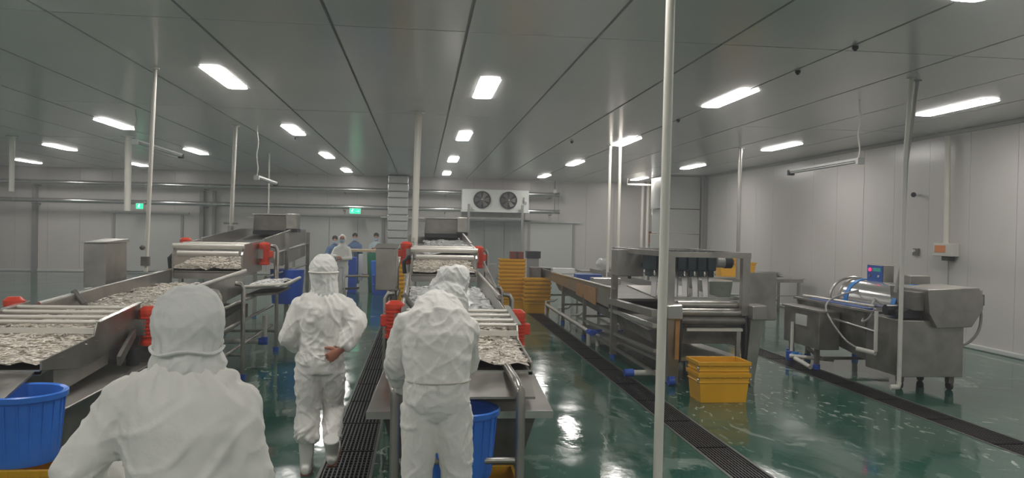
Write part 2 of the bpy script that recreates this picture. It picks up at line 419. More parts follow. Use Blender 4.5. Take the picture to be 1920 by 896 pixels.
# exit signs
def exitsign(x, w, lab, arrow):
    t = thing('exit_sign', lab, 'exit sign', (x, 31.0, 2.5))
    link('sign_body', MB().box(x-w/2-.02, x+w/2+.02, 30.93, 30.99, 2.42, 2.64), 'white', t)
    link('sign_face', MB().box(x-w/2, x+w/2, 30.922, 30.93, 2.435, 2.625), 'exit', t)
    m = MB(); y0, y1 = 30.915, 30.923; q = x-w/2+.1
    m.cyl((q+.01, y0, 2.60), (q+.01, y1, 2.60), .018, n=10)
    m.bar((q, y0+.004, 2.575), (q-.015, y0+.004, 2.52), .03, .006); m.bar((q-.01, y0+.004, 2.52), (q+.03, y0+.004, 2.455), .016, .006)
    m.bar((q-.015, y0+.004, 2.52), (q-.05, y0+.004, 2.47), .016, .006); m.bar((q, y0+.004, 2.57), (q+.045, y0+.004, 2.545), .012, .006)
    m.bar((q, y0+.004, 2.57), (q-.045, y0+.004, 2.54), .012, .006)
    link('running_figure', m, 'exitw', t)
    if arrow:
        m = MB(); q = x+w/2-.1
        m.bar((q-.07, y0+.004, 2.53), (q+.05, y0+.004, 2.53), .02, .006); m.bar((q+.06, y0+.004, 2.53), (q+.01, y0+.004, 2.57), .016, .006); m.bar((q+.06, y0+.004, 2.53), (q+.01, y0+.004, 2.49), .016, .006)
        link('arrow', m, 'exitw', t)
exitsign(-10.45, .24, 'small square green exit sign on the back wall', False)
exitsign(-2.55, .40, 'wide green exit sign above the far door', True)

# ceiling lamps
cols = {'G': -3, 'F': -2, 'E': -1, 'A': 0, 'B': 1, 'C': 2, 'D': 3}
def mk_lamp():
    t = thing('ceiling_lamp', '', 'ceiling lamp', (0, 0, HC))
    L, Wd = 1.62, .29
    out = []
    def pill(w, l, z0, z1):
        m = MB(); pts = []
        for sx, sy in ((1, 1), (-1, 1), (-1, -1), (1, -1)):
            for k in range(4):
                a = math.atan2(sy, sx)-PI/4+k*PI/6; pts.append((sx*(w/2-.07)+.07*math.cos(a), sy*(l/2-.07)+.07*math.sin(a)))
        n = len(pts)
        return m.add([(x, y, z0) for x, y in pts]+[(x*.93, y*.985, z1) for x, y in pts], [tuple(range(n)), tuple(range(2*n-1, n-1, -1))]+[(i, n+i, n+(i+1) % n, (i+1) % n) for i in range(n)])
    o = link('housing', pill(Wd+.02, L+.02, -.001, -.008), 'lamphouse', None); o.parent = t
    o = link('diffuser', pill(Wd, L, -.008, -.016), 'lamp', None); o.parent = t
    for s in (-.5, .5):
        o = link('hanger', MB().box(-.02, .02, s-.02, s+.02, -.004, -.0005), 'steel_d', None); o.parent = t
    return t
lamp0 = mk_lamp(); used = False
rows = {-2: 'rearmost, out of view,', -1: 'out of view,', 0: 'overhead out of view', 1: 'nearest', 2: 'second', 3: 'third', 4: 'farthest'}
cn = {'G': 'outermost left column', 'F': 'second column from left', 'E': 'column left of the left line', 'A': 'column over the left aisle', 'B': 'column towards the twin-fan cooler', 'C': 'column above the pump conveyor', 'D': 'column nearest the right wall'}
for c_, i in cols.items():
    for j in (-2, -1, 0, 1, 2, 3, 4):
        if (c_, j) == ('E', 4): continue
        x = 2*(-1.3624+1.7986*i); y = 2*(5.654+2.956*(j-1))
        if x < XL+.3: continue
        o = lamp0 if not used else copy_tree(lamp0); used = True
        o.location = (x, y, HC)
        o['label'] = 'lit white %s lamp, %s' % (rows[j], cn[c_])
        o['group'] = 'ceiling lamps'

# vertical poles, conduits and hoses from the ceiling
def pole(name, pts, r, m, label, cat='pole', flange=True, extra=None):
    t = thing(name, label, cat, pts[-1])
    link('tube', MB().tube(pts, r, 14), m, t, smooth=True)
    if flange: link('flange', MB().cyl((pts[0][0], pts[0][1], HC-.015), (pts[0][0], pts[0][1], HC-.001), r*2.2), m, t, smooth=True)
    return t
pole('white_pole', [(1.511, 4.8, HC-.001), (1.493, 4.8, 0)], .0295, 'pole', 'thick cream white pole in the foreground right of centre')
pole('support_pole', [(-.09, 13.86, HC-.001), (-.14, 13.8, 0)], .056, 'pole', 'pale pole rising beside the centre line control box')
pole('conduit_pole', [(-3.48, 10.8, HC-.001), (-3.56, 10.8, 1.30)], .026, 'pole', 'thin pole coming down left of the first sorting line')
link('valve_box', MB().box(-3.60, -3.50, 10.72, 10.78, 1.38, 1.50).ball((-3.58, 10.72, 1.62), .035), 'steel_d', COL.objects['conduit_pole'])
pole('conduit_pole', [(-6.86, 19.5, HC-.001), (-6.86, 19.5, 2.2)], .075, 'pole', 'pale drop pipe ending in mid air at the left rear')
pole('conduit_pole', [(-3.80, 16.71, HC-.001), (-3.86, 16.71, 1.86)], .04, 'pole', 'pole dropping onto the hopper end of the left line')
link('tap', MB().cyl((-4.0, 16.7, 1.96), (-3.72, 16.7, 1.96), .02).cyl((-3.86, 16.7, 1.78), (-3.86, 16.7, 1.9), .06), 'steel', COL.objects['conduit_pole.002'], smooth=True)
pole('conduit_pole', [(-9.85, 20.4, HC-.001), (-9.85, 20.4, 2.62)], .06, 'pole', 'short white pipe hanging at the far left edge')
pole('conduit_pole', [(7.3, 17.67, HC-.001), (7.3, 17.67, .9)], .045, 'steel_b', 'bright metal pole standing at the stainless work table')
pole('conduit_pole', [(4.30, 18.0, HC-.001), (4.30, 18.0, .9)], .034, 'pole', 'left one of two parallel pipes behind the pump conveyor')
pole('conduit_pole', [(4.54, 18.0, HC-.001), (4.54, 18.0, .9)], .034, 'pole', 'right one of two parallel pipes behind the pump conveyor')
pole('conduit_pole', [(8.75, 30.9, HC-.001), (8.72, 30.9, .0)], .06, 'pole', 'slim pipe by the painted window, left of its twin')
pole('conduit_pole', [(8.97, 30.9, HC-.001), (8.95, 30.9, .0)], .06, 'pole', 'slim pipe by the painted window, right of its twin')
pole('thin_drop_wire', [(-4.3, 23.0, HC-.001), (-4.3, 23.0, .9)], .02, 'pole', 'very thin wire dropping behind the walking worker', 'wire')
t = pole('washer_pole', [(6.04, 9.3, HC-.001), (5.98, 9.3, 2.9), (5.98, 9.3, .12)], .027, 'pvc', 'white pipe standing at the front corner of the drum washer')
link('elbow', MB().tube([(5.98, 9.3, .14), (5.97, 9.3, .08), (5.88, 9.32, .07)], .035), 'pvc', t, smooth=True)
pole('washer_hose', [(6.22, 9.45, HC-.001), (6.10, 9.45, 2.9), (6.07, 9.45, 1.6), (5.99, 9.45, 1.25)], .022, 'hose', 'grey hose slanting down beside the white washer pipe', 'hose')
pole('wall_post', [(XR-.12, 13.75, HC-.1), (XR-.12, 13.72, 1.85)], .05, 'pole', 'pale conduit down the right wall to the orange-labelled box', 'conduit', False)
pole('wall_cable', [(XR-.06, 13.72, 1.6), (XR-.06, 13.72, 1.0), (XR-.07, 13.7, .6)], .014, 'hose', 'thin cable below the orange-labelled wall box', 'cable', False)
t = thing('pipe_rack', 'white bent pipe at the right of the back wall', 'pipe', (8.9, 29, 0))
link('tube', MB().tube([(7.6, 29, 3.949), (7.6, 29, 3.72), (8.62, 29, 3.72), (8.65, 29, 3.6), (8.6, 29, 2.6)], .04), 'pole', t, smooth=True)
t = thing('pipe_drop', 'thin dark pipe linking the two silver pipes at their end', 'pipe', (5.3, 31, 2.7))
link('tube', MB().tube([(5.2, 30.95, 3.9), (5.2, 30.95, 2.62)], .02), 'steel_d', t, smooth=True)
link('valve', MB().box(5.13, 5.27, 30.88, 30.97, 3.42, 3.56), 'pvc', t)

# unlit tube fixtures hanging on cords
def hanging(x, y0, y1, z0, z1, cx, label, cordx=0):
    t = thing('hanging_tube_light', label, 'tube light', (x, (y0+y1)/2, (z0+z1)/2), 'unlit hanging tube lights')
    a = Vector((x+cx, y0, z0)); b = Vector((x, y1, z1))
    link('fixture_body', MB().bar(a, b, .09, .035), 'lamphouse', t)
    for s in (-.022, .022): link('tube', MB().cyl(a+Vector((s, .05, -.035)), b+Vector((s, -.05, -.035)), .014, n=10), 'tubeoff', t, smooth=True)
    link('end_cap', MB().bar(a+Vector((0, -.02, -.03)), a+Vector((0, .05, -.03)), .1, .09), 'lamphouse', t); link('end_cap', MB().bar(b+Vector((0, -.05, -.03)), b+Vector((0, .02, -.03)), .1, .09), 'dark', t)
    p = a+Vector((0, .05, .01)); n = 7
    link('cord', MB().tube([(p.x+.015*math.sin(k*1.7), p.y, p.z+(HC-p.z)*k/n) for k in range(n+1)], .011, 8, smooth_pts=3), 'pole', t, smooth=True)
hanging(6.32, 10.9, 13.1, 3.08, 3.06, .0, 'unlit tube light hanging on a cord near the right wall')
hanging(-3.25, 16.5, 18.2, 2.92, 2.88, -.08, 'unlit tube light hanging above the left sorting line')
hanging(-5.0, 14.8, 17.2, 3.4, 3.36, -.1, 'unlit tube light hanging farthest left near the ceiling')

# little dark clips under the ceiling
for k, (x, y) in enumerate(((4.49, 7.9), (4.50, 9.2), (4.46, 13.6), (3.3, 17.5), (-2.9, 18.6))):
    one('ceiling_clip', MB().cyl((x, y, HC-.03), (x, y, HC-.001), .032).ball((x, y, HC-.032), .022), 'dark', ['dark ceiling clip highest on the seam over the drum washer side', 'second dark clip on the seam above the pump conveyor', 'dark ceiling clip by the near white pole', 'small dark ceiling clip beyond the two parallel pipes', 'small dark ceiling clip over the left aisle'][k], 'ceiling clip', (x, y, HC-.02), 'ceiling clips')
# right wall fittings
t = thing('wall_switch_box', 'pale wall box with an orange label on the right wall', 'switch box', (9.75, 13.7, 1.74))
link('box_body', MB().box(9.6, 9.775, 13.48, 13.98, 1.62, 1.86), 'pvc', t, bevel=.01)
link('label_plate', MB().box(9.592, 9.6, 13.62, 13.92, 1.69, 1.82), 'orange', t)
link('socket', MB().box(9.62, 9.74, 13.55, 13.75, 1.54, 1.62), 'dark', t)
t = thing('wall_socket', 'small dark square socket on the right wall', 'socket', (9.76, 14.72, 1.67))
link('plate', MB().box(9.74, 9.777, 14.64, 14.82, 1.60, 1.74), 'steel_d', t); link('knob', MB().cyl((9.70, 14.75, 1.69), (9.74, 14.75, 1.69), .03), 'white', t)
t = thing('wall_camera', 'little dark camera high on the right wall', 'camera', (9.76, 14.7, 2.8))
link('bracket', MB().cyl((9.66, 14.7, 2.8), (9.777, 14.7, 2.8), .02), 'white', t); link('camera_body', MB().ball((9.64, 14.68, 2.8), .05), 'dark', t, smooth=True)
t = thing('painted_window', 'red-brown framed salmon panel painted as a lit window on the back wall', 'window', (9.35, YB-.05, 1.7))  # flat salmon panel added in place of a small orange-lit window
link('frame', MB().box(9.18, 9.62, YB-.06, YB-.022, 1.42, 1.98), 'redbrown', t); link('print', MB().box(9.24, 9.56, YB-.066, YB-.06, 1.44, 1.92), 'window_glow', t)
link('white_shape', MB().cyl((9.44, YB-.075, 1.6), (9.44, YB-.066, 1.6), .1).box(9.3, 9.42, YB-.073, YB-.066, 1.44, 1.5), 'white', t)

# ------------------------------------------------------------------ crates, tubs
def crate_mb(L, Wd, H, rim=.017, t=.012):   # tapered open crate centred at origin on z=0
    m = MB(); k = .90
    def ring(w, d, z): return [(-w/2, -d/2, z), (w/2, -d/2, z), (w/2, d/2, z), (-w/2, d/2, z)]
    def lerp(z): return k+(1-k)*z/H
    sh = [ring((L-2*rim)*lerp(0), (Wd-2*rim)*lerp(0), 0)]
    zs = [.08*H, .09*H, .66*H, .67*H, .71*H, .72*H, .87*H, .87*H, H]
    ex = [0, .0, 0, .008, .008, 0, 0, rim, rim]
    for z, e in zip(zs, ex): sh.append(ring((L-2*rim)*lerp(z)+2*e, (Wd-2*rim)*lerp(z)+2*e, z))
    sh.append(ring((L-2*rim)-2*t, (Wd-2*rim)-2*t, H)); sh.append(ring((L-2*rim)*k-2*t, (Wd-2*rim)*k-2*t, t))
    vs = [p for r in sh for p in r]; fs = [(3, 2, 1, 0)]
    for i in range(len(sh)-1):
        for j in range(4): a = 4*i+j; b = 4*i+(j+1) % 4; fs.append((a, b, b+4, a+4))
    n = 4*(len(sh)-1); fs.append((n, n+1, n+2, n+3)); m.add(vs, fs)
    return m
def mk_crate(label, group, L=.64, Wd=.44, H=.34, m='yellow', loc=(0, 0, 0)):
    t = thing('fish_crate', label, 'crate', (0, 0, 0), group)
    o = link('crate_shell', crate_mb(L, Wd, H), m, None, bevel=.006); o.parent = t
    t.location = loc; return t
ordn = ['bottom', 'second', 'third', 'fourth', 'fifth', 'sixth', 'seventh', 'eighth', 'ninth', 'tenth', 'eleventh', 'topmost']
def stack(proto, n, x, y, dz, where, rz=0, z0=0, jitter=.008):
    for k in range(n):
        o = copy_tree(proto) if (n or 1) and stack.used.get(proto.name) else proto; stack.used[proto.name] = 1
        o.location = (x+random.uniform(-jitter, jitter), y, z0+k*dz); o.rotation_euler.z = rz
        w = 'topmost' if k == n-1 else ordn[k]
        o['label'] = '%s crate %s %s' % (w if k not in (0, n-1) else w, 'of the' if k == n-1 else ('of the' if k == 0 else 'up in the'), where)
        o['group'] = 'crates in the '+where
def crate_ribs(t, L=.64, Wd=.44, H=.34):
    for s in (-1, 1):
        for x in (-.28, 0, .28):
            o = link('rim_rib', MB().box(x*L-.012, x*L+.012, s*(Wd/2-.005)-.006, s*(Wd/2-.005)+.006, H*.86, H*.98), 'yellow', None); o.parent = t
stack.used = {}
yc = mk_crate('', 'yellow crates')
yc.location = (3.5, 8.98, 0)
stack(yc, 2, 3.5, 8.98, .135, 'short yellow stack in front of the roller conveyor', jitter=.004)
for o_, sx in ((o, s_) for o in ALL() if o.name in ('fish_crate', 'fish_crate.001') for s_ in (-1, 1)):
    h_ = link('handle_hook', MB().ball((sx*.315, -.20, .27), .014).cyl((sx*.315, -.20, .22), (sx*.315, -.20, .30), .006), 'steel_b', None, smooth=True); h_.parent = o_
stack_done = [crate_ribs(o) for o in ALL() if o.name in ('fish_crate', 'fish_crate.001')]
yp = mk_crate('', 'yellow crates')
stack(yp, 11, 2.17, 18.95, .0905, 'tall yellow stack behind the centre line')
stack(yp, 6, 2.72, 18.5, .095, 'lower yellow stack beside the tall one')
stack(yp, 5, 2.75, 19.3, .09, 'half-hidden yellow stack behind the lower one')
stack(yp, 9, -.62, 20.6, .105, 'narrow yellow stack right of the blue crates', rz=PI/2)
stack(yp, 2, 7.75, 19.3, .10, 'pair of yellow crates on the work table', z0=.90)
o = copy_tree(yp); o.location = (8.18, 19.45, .90); o.rotation_euler.z = PI/2; o['label'] = 'single yellow crate on the work table right of the pair'; o['group'] = 'crates on the work table'
bc = mk_crate('', 'blue crates', .56, .42, .30, 'blue_d')
stack(bc, 2, -1.08, 23.0, .27, 'small blue stack near the far table', z0=.0)
def mk_tub(label, loc, r=.235, H=.50):
    t = thing('plastic_tub', label, 'tub', loc, 'ribbed blue tubs')
    L = Vector(loc); rb = r*.84
    link('tub_wall', MB().lathe([(0.001, 0), (rb, 0), (rb+.006, .02), (r-.008, H-.03), (r+.016, H-.035), (r+.018, H-.003), (r+.008, H+.004), (r-.014, H-.004), (rb-.006, .015), (0.001, .015)], L, 40), 'blue', t, smooth=True)
    for k in range(20):
        a = 2*PI*k/20; p0 = L+Vector(((rb+.004)*math.cos(a), (rb+.004)*math.sin(a), .03)); p1 = L+Vector(((r-.004)*math.cos(a), (r-.004)*math.sin(a), H-.05))
        link('rib', MB().tube([p0, p1], .005, 5), 'blue', t)
    link('contents', MB().cyl(L+Vector((0, 0, .26)), L+Vector((0, 0, .28)), r*.9, n=28), 'meshfish', t)
    return t
mk_tub('blue ribbed tub standing on a yellow crate at bottom left', (-2.43, 5.2, .462), H=.43)
mk_tub('blue ribbed tub in front of the stooping worker', (.285, 5.2, .335), H=.44)
for (x, y, zz, l) in ((-2.42, 5.2, 0, 'lower yellow crate under the left blue tub'), (-2.42, 5.2, .12, 'upper yellow crate directly under the left blue tub'), (.40, 5.2, 0, 'yellow crate under the blue tub of the stooping worker')):
    o = copy_tree(yc); o.location = (x, y, zz); o.rotation_euler.z = 0; o['label'] = l; o['group'] = 'crates under tubs'
    if x > 0: o.scale = (.8, .9, .98)

# ------------------------------------------------------------------ sorting lines
def fish_pile(name, fn, n, m, parent=None, size=.03, label=None, bed=True, stuff=True, L0=None):
    """fn(u,v)->point of the heap surface"""
    mb = MB()
    if bed: mb.grid(lambda u, v: Vector(fn(u, v))+Vector((0, 0, -.004)), 10, 14)
    rnd = random.Random(hash(name) % 7+n)
    for _ in range(n):
        u, v = rnd.random(), rnd.random(); p = Vector(fn(u, v)); a = rnd.uniform(0, PI); l = size*rnd.uniform(.7, 1.5); w = l*.26
        d = Vector((math.cos(a), math.sin(a), rnd.uniform(-.25, .25))); q = Vector((-d.y, d.x, 0)); h = Vector((0, 0, w*.7)); p += Vector((0, 0, rnd.uniform(0, .018)))
        tail = p-d*l
        mb.add([p+d*l, p+q*w, p-q*w, p+h, p-h, tail, tail-d*w*1.5+q*w*1.1, tail-d*w*1.5-q*w*1.1],
               [(0, 1, 3), (0, 3, 2), (0, 4, 1), (0, 2, 4), (5, 3, 1), (5, 2, 3), (5, 1, 4), (5, 4, 2), (5, 6, 7)])
    if parent is not None:
        o = link(name, mb, m, parent); o['kind'] = 'stuff'; return o
    o = link(name, mb, m, None, loc=L0); return o
def nz(x, y, s=6, a=.03): return a*noise.noise(Vector((x*s, y*s, 3.1)))
def sorting_line(cx, lab, fishlab, shelf=True, rails=True):
    t = thing('sorting_line', lab, 'sorting machine', (cx, 9.5, 0))
    P = lambda n, mb, m, **k: link(n, mb, m, t, **k)
    xl, xr = cx-.46, cx+.46
    # near vibrating tray
    prof = [(5.52, .96), (5.52, 1.02), (6.36, 1.07), (6.42, 1.17), (7.35, 1.235), (7.35, .98), (6.2, .86)]
    P('side_plate', MB().prism_x(prof, xr-.006, xr+.006), 'steel'); P('side_plate', MB().prism_x(prof, xl-.006, xl+.006), 'steel')
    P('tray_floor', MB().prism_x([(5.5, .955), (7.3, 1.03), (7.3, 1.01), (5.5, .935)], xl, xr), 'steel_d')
    P('discharge_lip', MB().prism_x([(5.12, .86), (5.5, .955), (5.5, .94), (5.12, .845)], xl+.03, xr-.03), 'steel')
    P('top_flange', MB().hexa([(xr-.01, 6.42, 1.17), (xr+.035, 6.42, 1.17), (xr+.035, 7.35, 1.235), (xr-.01, 7.35, 1.235), (xr-.01, 6.42, 1.178), (xr+.035, 6.42, 1.178), (xr+.035, 7.35, 1.243), (xr-.01, 7.35, 1.243)]), 'steel_b')
    P('top_flange', MB().hexa([(xl-.035, 6.42, 1.17), (xl+.01, 6.42, 1.17), (xl+.01, 7.35, 1.235), (xl-.035, 7.35, 1.235), (xl-.035, 6.42, 1.178), (xl+.01, 6.42, 1.178), (xl+.01, 7.35, 1.243), (xl-.035, 7.35, 1.243)]), 'steel_b')
    for k, y in enumerate((6.45, 6.66, 6.9, 7.13)):
        P('spray_bar', MB().cyl((xl, y, 1.165+.065*(y-6.42)), (xr, y, 1.165+.065*(y-6.42)), .016, n=10), 'bar', smooth=True)
    P('front_bar', MB().box(xl, xr, 6.36, 6.39, 1.09, 1.13), 'bar')
    P('cross_brace', MB().box(xl, xr, 5.5, 5.53, .93, .965), 'steel_b')
    # red vibration motors
    for s, y, z in ((1, 7.3, 1.03), (-1, 7.3, 1.10), (1, 12.42, 1.50), (-1, 12.3, 1.55)):
        x = cx+s*.56
        mt = P('vibration_motor', MB().tube([(x, y, z-.13), (x, y, z+.11)], [.075, .082], 18), 'red', smooth=True)
        link('end_cover', MB().tube([(x, y, z+.11), (x, y, z+.15), (x, y, z+.18)], [.088, .086, .05], 18), 'red', mt, smooth=True)
        link('end_cover', MB().tube([(x, y, z-.17), (x, y, z-.16), (x, y, z-.13)], [.05, .084, .086], 18), 'red', mt, smooth=True)
        link('terminal_box', MB().box(x+s*.05, x+s*.125, y-.05, y+.05, z-.05, z+.05), 'red', mt, bevel=.008)
        fin = MB()
        for k in range(6): fin.lathe([(.078, -.004), (.092, -.004), (.092, .004), (.078, .004)], (x, y, z-.08+k*.032), 18)
        link('cooling_fin', fin, 'red', mt)
        link('mounting_foot', MB().box(min(x-s*.1, x), max(x-s*.1, x), y-.09, y+.09, z-.07, z+.07), 'steel', mt)
    for s in (1, -1):
        P('spring_mount', MB().tube([(cx+s*.53, 7.0, .60), (cx+s*.53, 7.0, .88)], .055, 12), 'dark', smooth=True)
        P('mount_bracket', MB().bar((cx+s*.56, 6.6, .84), (cx+s*.5, 7.1, 1.0), .03, .08), 'steel_d')
    # trough
    tp = [(7.35, .95), (7.35, 1.16), (9.0, 1.24), (11.4, 1.30), (11.4, 1.0), (9.0, .92)]
    P('trough_side', MB().prism_x(tp, xr+.02, xr+.03), 'steel'); P('trough_side', MB().prism_x(tp, xl-.03, xl-.02), 'steel')
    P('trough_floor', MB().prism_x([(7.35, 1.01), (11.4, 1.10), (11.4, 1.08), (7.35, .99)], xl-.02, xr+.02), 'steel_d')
    P('top_rail', MB().cyl((xr+.04, 8.3, 1.235), (xr+.04, 11.4, 1.30), .024), 'bar' if shelf else 'steel', smooth=True)
    P('top_rail', MB().cyl((xl-.04, 7.6, 1.19), (xl-.04, 11.4, 1.30), .02), 'steel_b', smooth=True)
    P('cross_rod', MB().cyl((xl-.05, 8.35, 1.25), (xl+.05, 8.35, 1.12), .03), 'steel_d')
    # understructure
    for y in (9.1, 10.28, 12.6):
        for s in (1, -1):
            x = cx+s*.72
            top = 1.20 if y < 12 else 1.62
            pst = P('leg', MB().tube([(x, y, .05), (x, y, top-.06), (x-s*.03, y, top-.01), (x-s*.10, y, top)], .028, 12), 'steel', smooth=True)
            link('foot', MB().cyl((x, y, 0), (x, y, .06), .045), 'blue_d', pst)
        P('cross_member', MB().cyl((cx-.72, y, .30), (cx+.72, y, .30), .02), 'steel', smooth=True)
    for s in (1, -1):
        for z in (.40, .70, .96): P('side_rail', MB().cyl((cx+s*.66, 8.9, z), (cx+s*.66, 12.6, z), .02), 'steel', smooth=True)
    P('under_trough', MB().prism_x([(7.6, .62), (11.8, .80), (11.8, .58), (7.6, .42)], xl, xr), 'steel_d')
    # far shaker
    sp_ = [(11.35, 1.20), (11.35, 1.52), (11.5, 1.66), (12.7, 1.70), (12.7, 1.24)]
    for x in (xr, xl): P('shaker_plate', MB().prism_x(sp_, x-.012, x+.012), 'steel')
    P('shaker_floor', MB().prism_x([(11.35, 1.28), (12.7, 1.42), (12.7, 1.40), (11.35, 1.26)], xl, xr), 'steel_d')
    P('shaker_front', MB().box(xl, xr, 11.36, 11.38, 1.18, 1.29), 'steel')
    P('roller', MB().cyl((xl-.02, 11.42, 1.63), (xr+.02, 11.42, 1.63), .036), 'bar', smooth=True)
    P('roller', MB().cyl((xl+.06, 11.36, 1.53), (xr-.04, 11.36, 1.53), .036), 'bar', smooth=True)
    for y in (11.8, 12.15): P('spray_bar', MB().cyl((xl, y, 1.66), (xr, y, 1.66), .016, n=10), 'bar', smooth=True)
    # rear body with belt
    P('body_side', MB().prism_x([(12.8, 1.40), (12.8, 1.72), (15.4, 1.86), (17.3, 1.86), (17.3, 1.30), (14.5, 1.22)], xr-.01, xr+.02), 'steel')
    P('body_side', MB().prism_x([(12.8, 1.40), (12.8, 1.72), (15.4, 1.86), (17.3, 1.86), (17.3, 1.30), (14.5, 1.22)], xl-.02, xl+.01), 'steel')
    P('belt', MB().prism_x([(12.8, 1.46), (16.9, 1.80), (16.9, 1.72), (12.8, 1.38)], xl+.02, xr-.02), 'steel_d')
    P('body_rail', MB().cyl((xr+.05, 12.8, 1.46), (xr+.05, 17.3, 1.56), .022), 'steel_b', smooth=True)
    P('body_rail', MB().cyl((xr+.05, 12.8, 1.12), (xr+.05, 17.3, 1.12), .022), 'steel', smooth=True)
    P('hopper', MB().hexa([(cx-.28, 15.65, 1.83), (cx+.38, 15.65, 1.83), (cx+.38, 16.5, 1.83), (cx-.28, 16.5, 1.83), (cx-.25, 15.6, 2.13), (cx+.40, 15.6, 2.13), (cx+.40, 16.5, 2.13), (cx-.25, 16.5, 2.13)]), 'steel', bevel=.01)
    P('hopper_lid', MB().box(cx-.27, cx+.40, 15.55, 16.55, 2.135, 2.155), 'steel_b')
    P('hopper_seal', MB().box(cx-.27, cx+.42, 15.6, 16.5, 1.76, 1.83), 'black')
    P('drive_box', MB().box(cx+.36, cx+.56, 15.5, 15.95, 1.87, 2.16), 'steel', bevel=.01)
    P('drive_foot', MB().box(cx+.36, cx+.57, 15.5, 15.95, 1.81, 1.87), 'dark')
    P('lid_handle', MB().box(cx-.46, cx-.26, 15.9, 16.0, 2.06, 2.10), 'steel')
    for s in (1, -1):
        for y in (14.6, 17.2): 
            lg = P('leg', MB().box(cx+s*.54-.035, cx+s*.54+.035, y-.035, y+.035, .04, 1.8), 'steel')
            link('foot', MB().cyl((cx+s*.54, y, 0), (cx+s*.54, y, .05), .045), 'blue_d', lg)
        P('side_bracket', MB().tube([(cx+s*.56, 12.9, 1.45), (cx+s*.66, 12.7, 1.50), (cx+s*.70, 12.6, 1.3), (cx+s*.70, 12.6, .9)], .03), 'steel', smooth=True)
    P('rear_guard', MB().tube([(xl-.10, 11.6, 1.28), (xl-.12, 11.6, 1.45), (xl-.05, 11.6, 1.52), (xl, 11.6, 1.52)], .03), 'black', smooth=True)
    # collecting tank under the near tray
    z = .70
    P('tank_rim', MB().hexa([(cx-.68, 5.42, z-.012), (cx+.60, 5.42, z-.012), (cx+.66, 7.1, z+.03), (cx-.62, 7.1, z+.03), (cx-.68, 5.42, z), (cx+.60, 5.42, z), (cx+.66, 7.1, z+.045), (cx-.62, 7.1, z+.045)]), 'steel', bevel=.006)
    P('tank_rim_edge', MB().box(cx-.68, cx+.60, 5.405, 5.425, z-.05, z+.0), 'steel_b')
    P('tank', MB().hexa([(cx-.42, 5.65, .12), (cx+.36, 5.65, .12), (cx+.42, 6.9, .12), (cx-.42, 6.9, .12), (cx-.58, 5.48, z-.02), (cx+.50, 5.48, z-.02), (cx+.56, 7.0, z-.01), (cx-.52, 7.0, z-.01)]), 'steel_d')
    P('chute', MB().hexa([(cx+.05, 5.75, .74), (cx+.44, 5.75, .74), (cx+.44, 6.7, .80), (cx+.05, 6.7, .80), (cx+.0, 5.7, .93), (cx+.46, 5.7, .93), (cx+.46, 6.7, .97), (cx+.0, 6.7, .97)]), 'steel')
    for s in (1, -1):
        for y in (5.7, 6.85): P('leg', MB().box(cx+s*.4-.02, cx+s*.4+.02, y-.02, y+.02, 0, .2), 'steel')
    # control box on the left
    cb = P('control_box', MB().box(cx-.86, cx-.62, 9.45, 10.1, 1.20, 1.70), 'steel', bevel=.008)
    link('box_lid', MB().hexa([(cx-.88, 9.43, 1.70), (cx-.60, 9.43, 1.70), (cx-.60, 10.12, 1.70), (cx-.88, 10.12, 1.70), (cx-.88, 9.43, 1.705), (cx-.60, 9.43, 1.715), (cx-.60, 10.12, 1.74), (cx-.88, 10.12, 1.74)]), 'steel', cb)
    link('box_stand', MB().cyl((cx-.62, 9.5, .85), (cx-.64, 9.5, 1.20), .03), 'steel_d', cb)
    if shelf:
        sx0, sx1 = xr+.08, cx+1.06
        P('side_shelf', MB().hexa([(sx0, 11.0, 1.075), (sx1, 11.3, 1.075), (sx1, 12.5, 1.10), (sx0, 12.5, 1.10), (sx0, 11.0, 1.09), (sx1, 11.3, 1.09), (sx1, 12.5, 1.115), (sx0, 12.5, 1.115)]), 'steel')
        P('shelf_edge', MB().tube([(sx0, 11.0, 1.10), (sx1, 11.3, 1.12), (sx1+.02, 11.4, 1.13), (sx1+.02, 12.5, 1.14)], .024), 'bar', smooth=True)
        P('shelf_chute', MB().hexa([(sx0, 11.2, .95), (sx1-.1, 11.3, .98), (sx1-.1, 12.4, .98), (sx0, 12.4, .95), (sx0, 11.2, .98), (sx1-.1, 11.3, 1.01), (sx1-.1, 12.4, 1.01), (sx0, 12.4, .98)]), 'steel_d')
        fish_pile('shelf_fish', lambda u, v: (sx0+.04+u*(sx1-sx0-.1), 11.2+v*1.1, 1.105+.05*u*math.sin(v*PI)), 250, 'ice', t, .04)
        P('under_tub', MB().tube([(cx+.55, 14.6, .55), (cx+.55, 14.6, 1.15)], [.26, .30], 24), 'blue_d', smooth=True)
    # drain pipe
    if shelf:
        dp = P('drain_pipe', MB().cyl((cx-.1, 11.9, .24), (cx+.62, 11.9, .24), .038), 'pvc', smooth=True)
        link('elbow', MB().cyl((cx+.60, 11.9, .24), (cx+.72, 11.9, .24), .052).cyl((cx+.68, 11.9, .2), (cx+.68, 11.9, .31), .05), 'blue_d', dp, smooth=True)
        link('riser', MB().cyl((cx+.68, 11.9, .31), (cx+.68, 11.9, .62), .036), 'pvc', dp, smooth=True)
    # fish on the machine
    o = fish_pile('fish_in_tray', lambda u, v: (xl+.02+u*.88, 5.5+v*1.75, .965+.04*v*1.75+.03+nz(u*2, v*3, 3, .05)+.035*math.sin(u*PI)), 1700, 'fish', None, .032, L0=(cx, 6.4, .97))
    tag(o, fishlab+' in its near vibrating tray', 'fish', 'fish on the sorting lines', 'stuff')
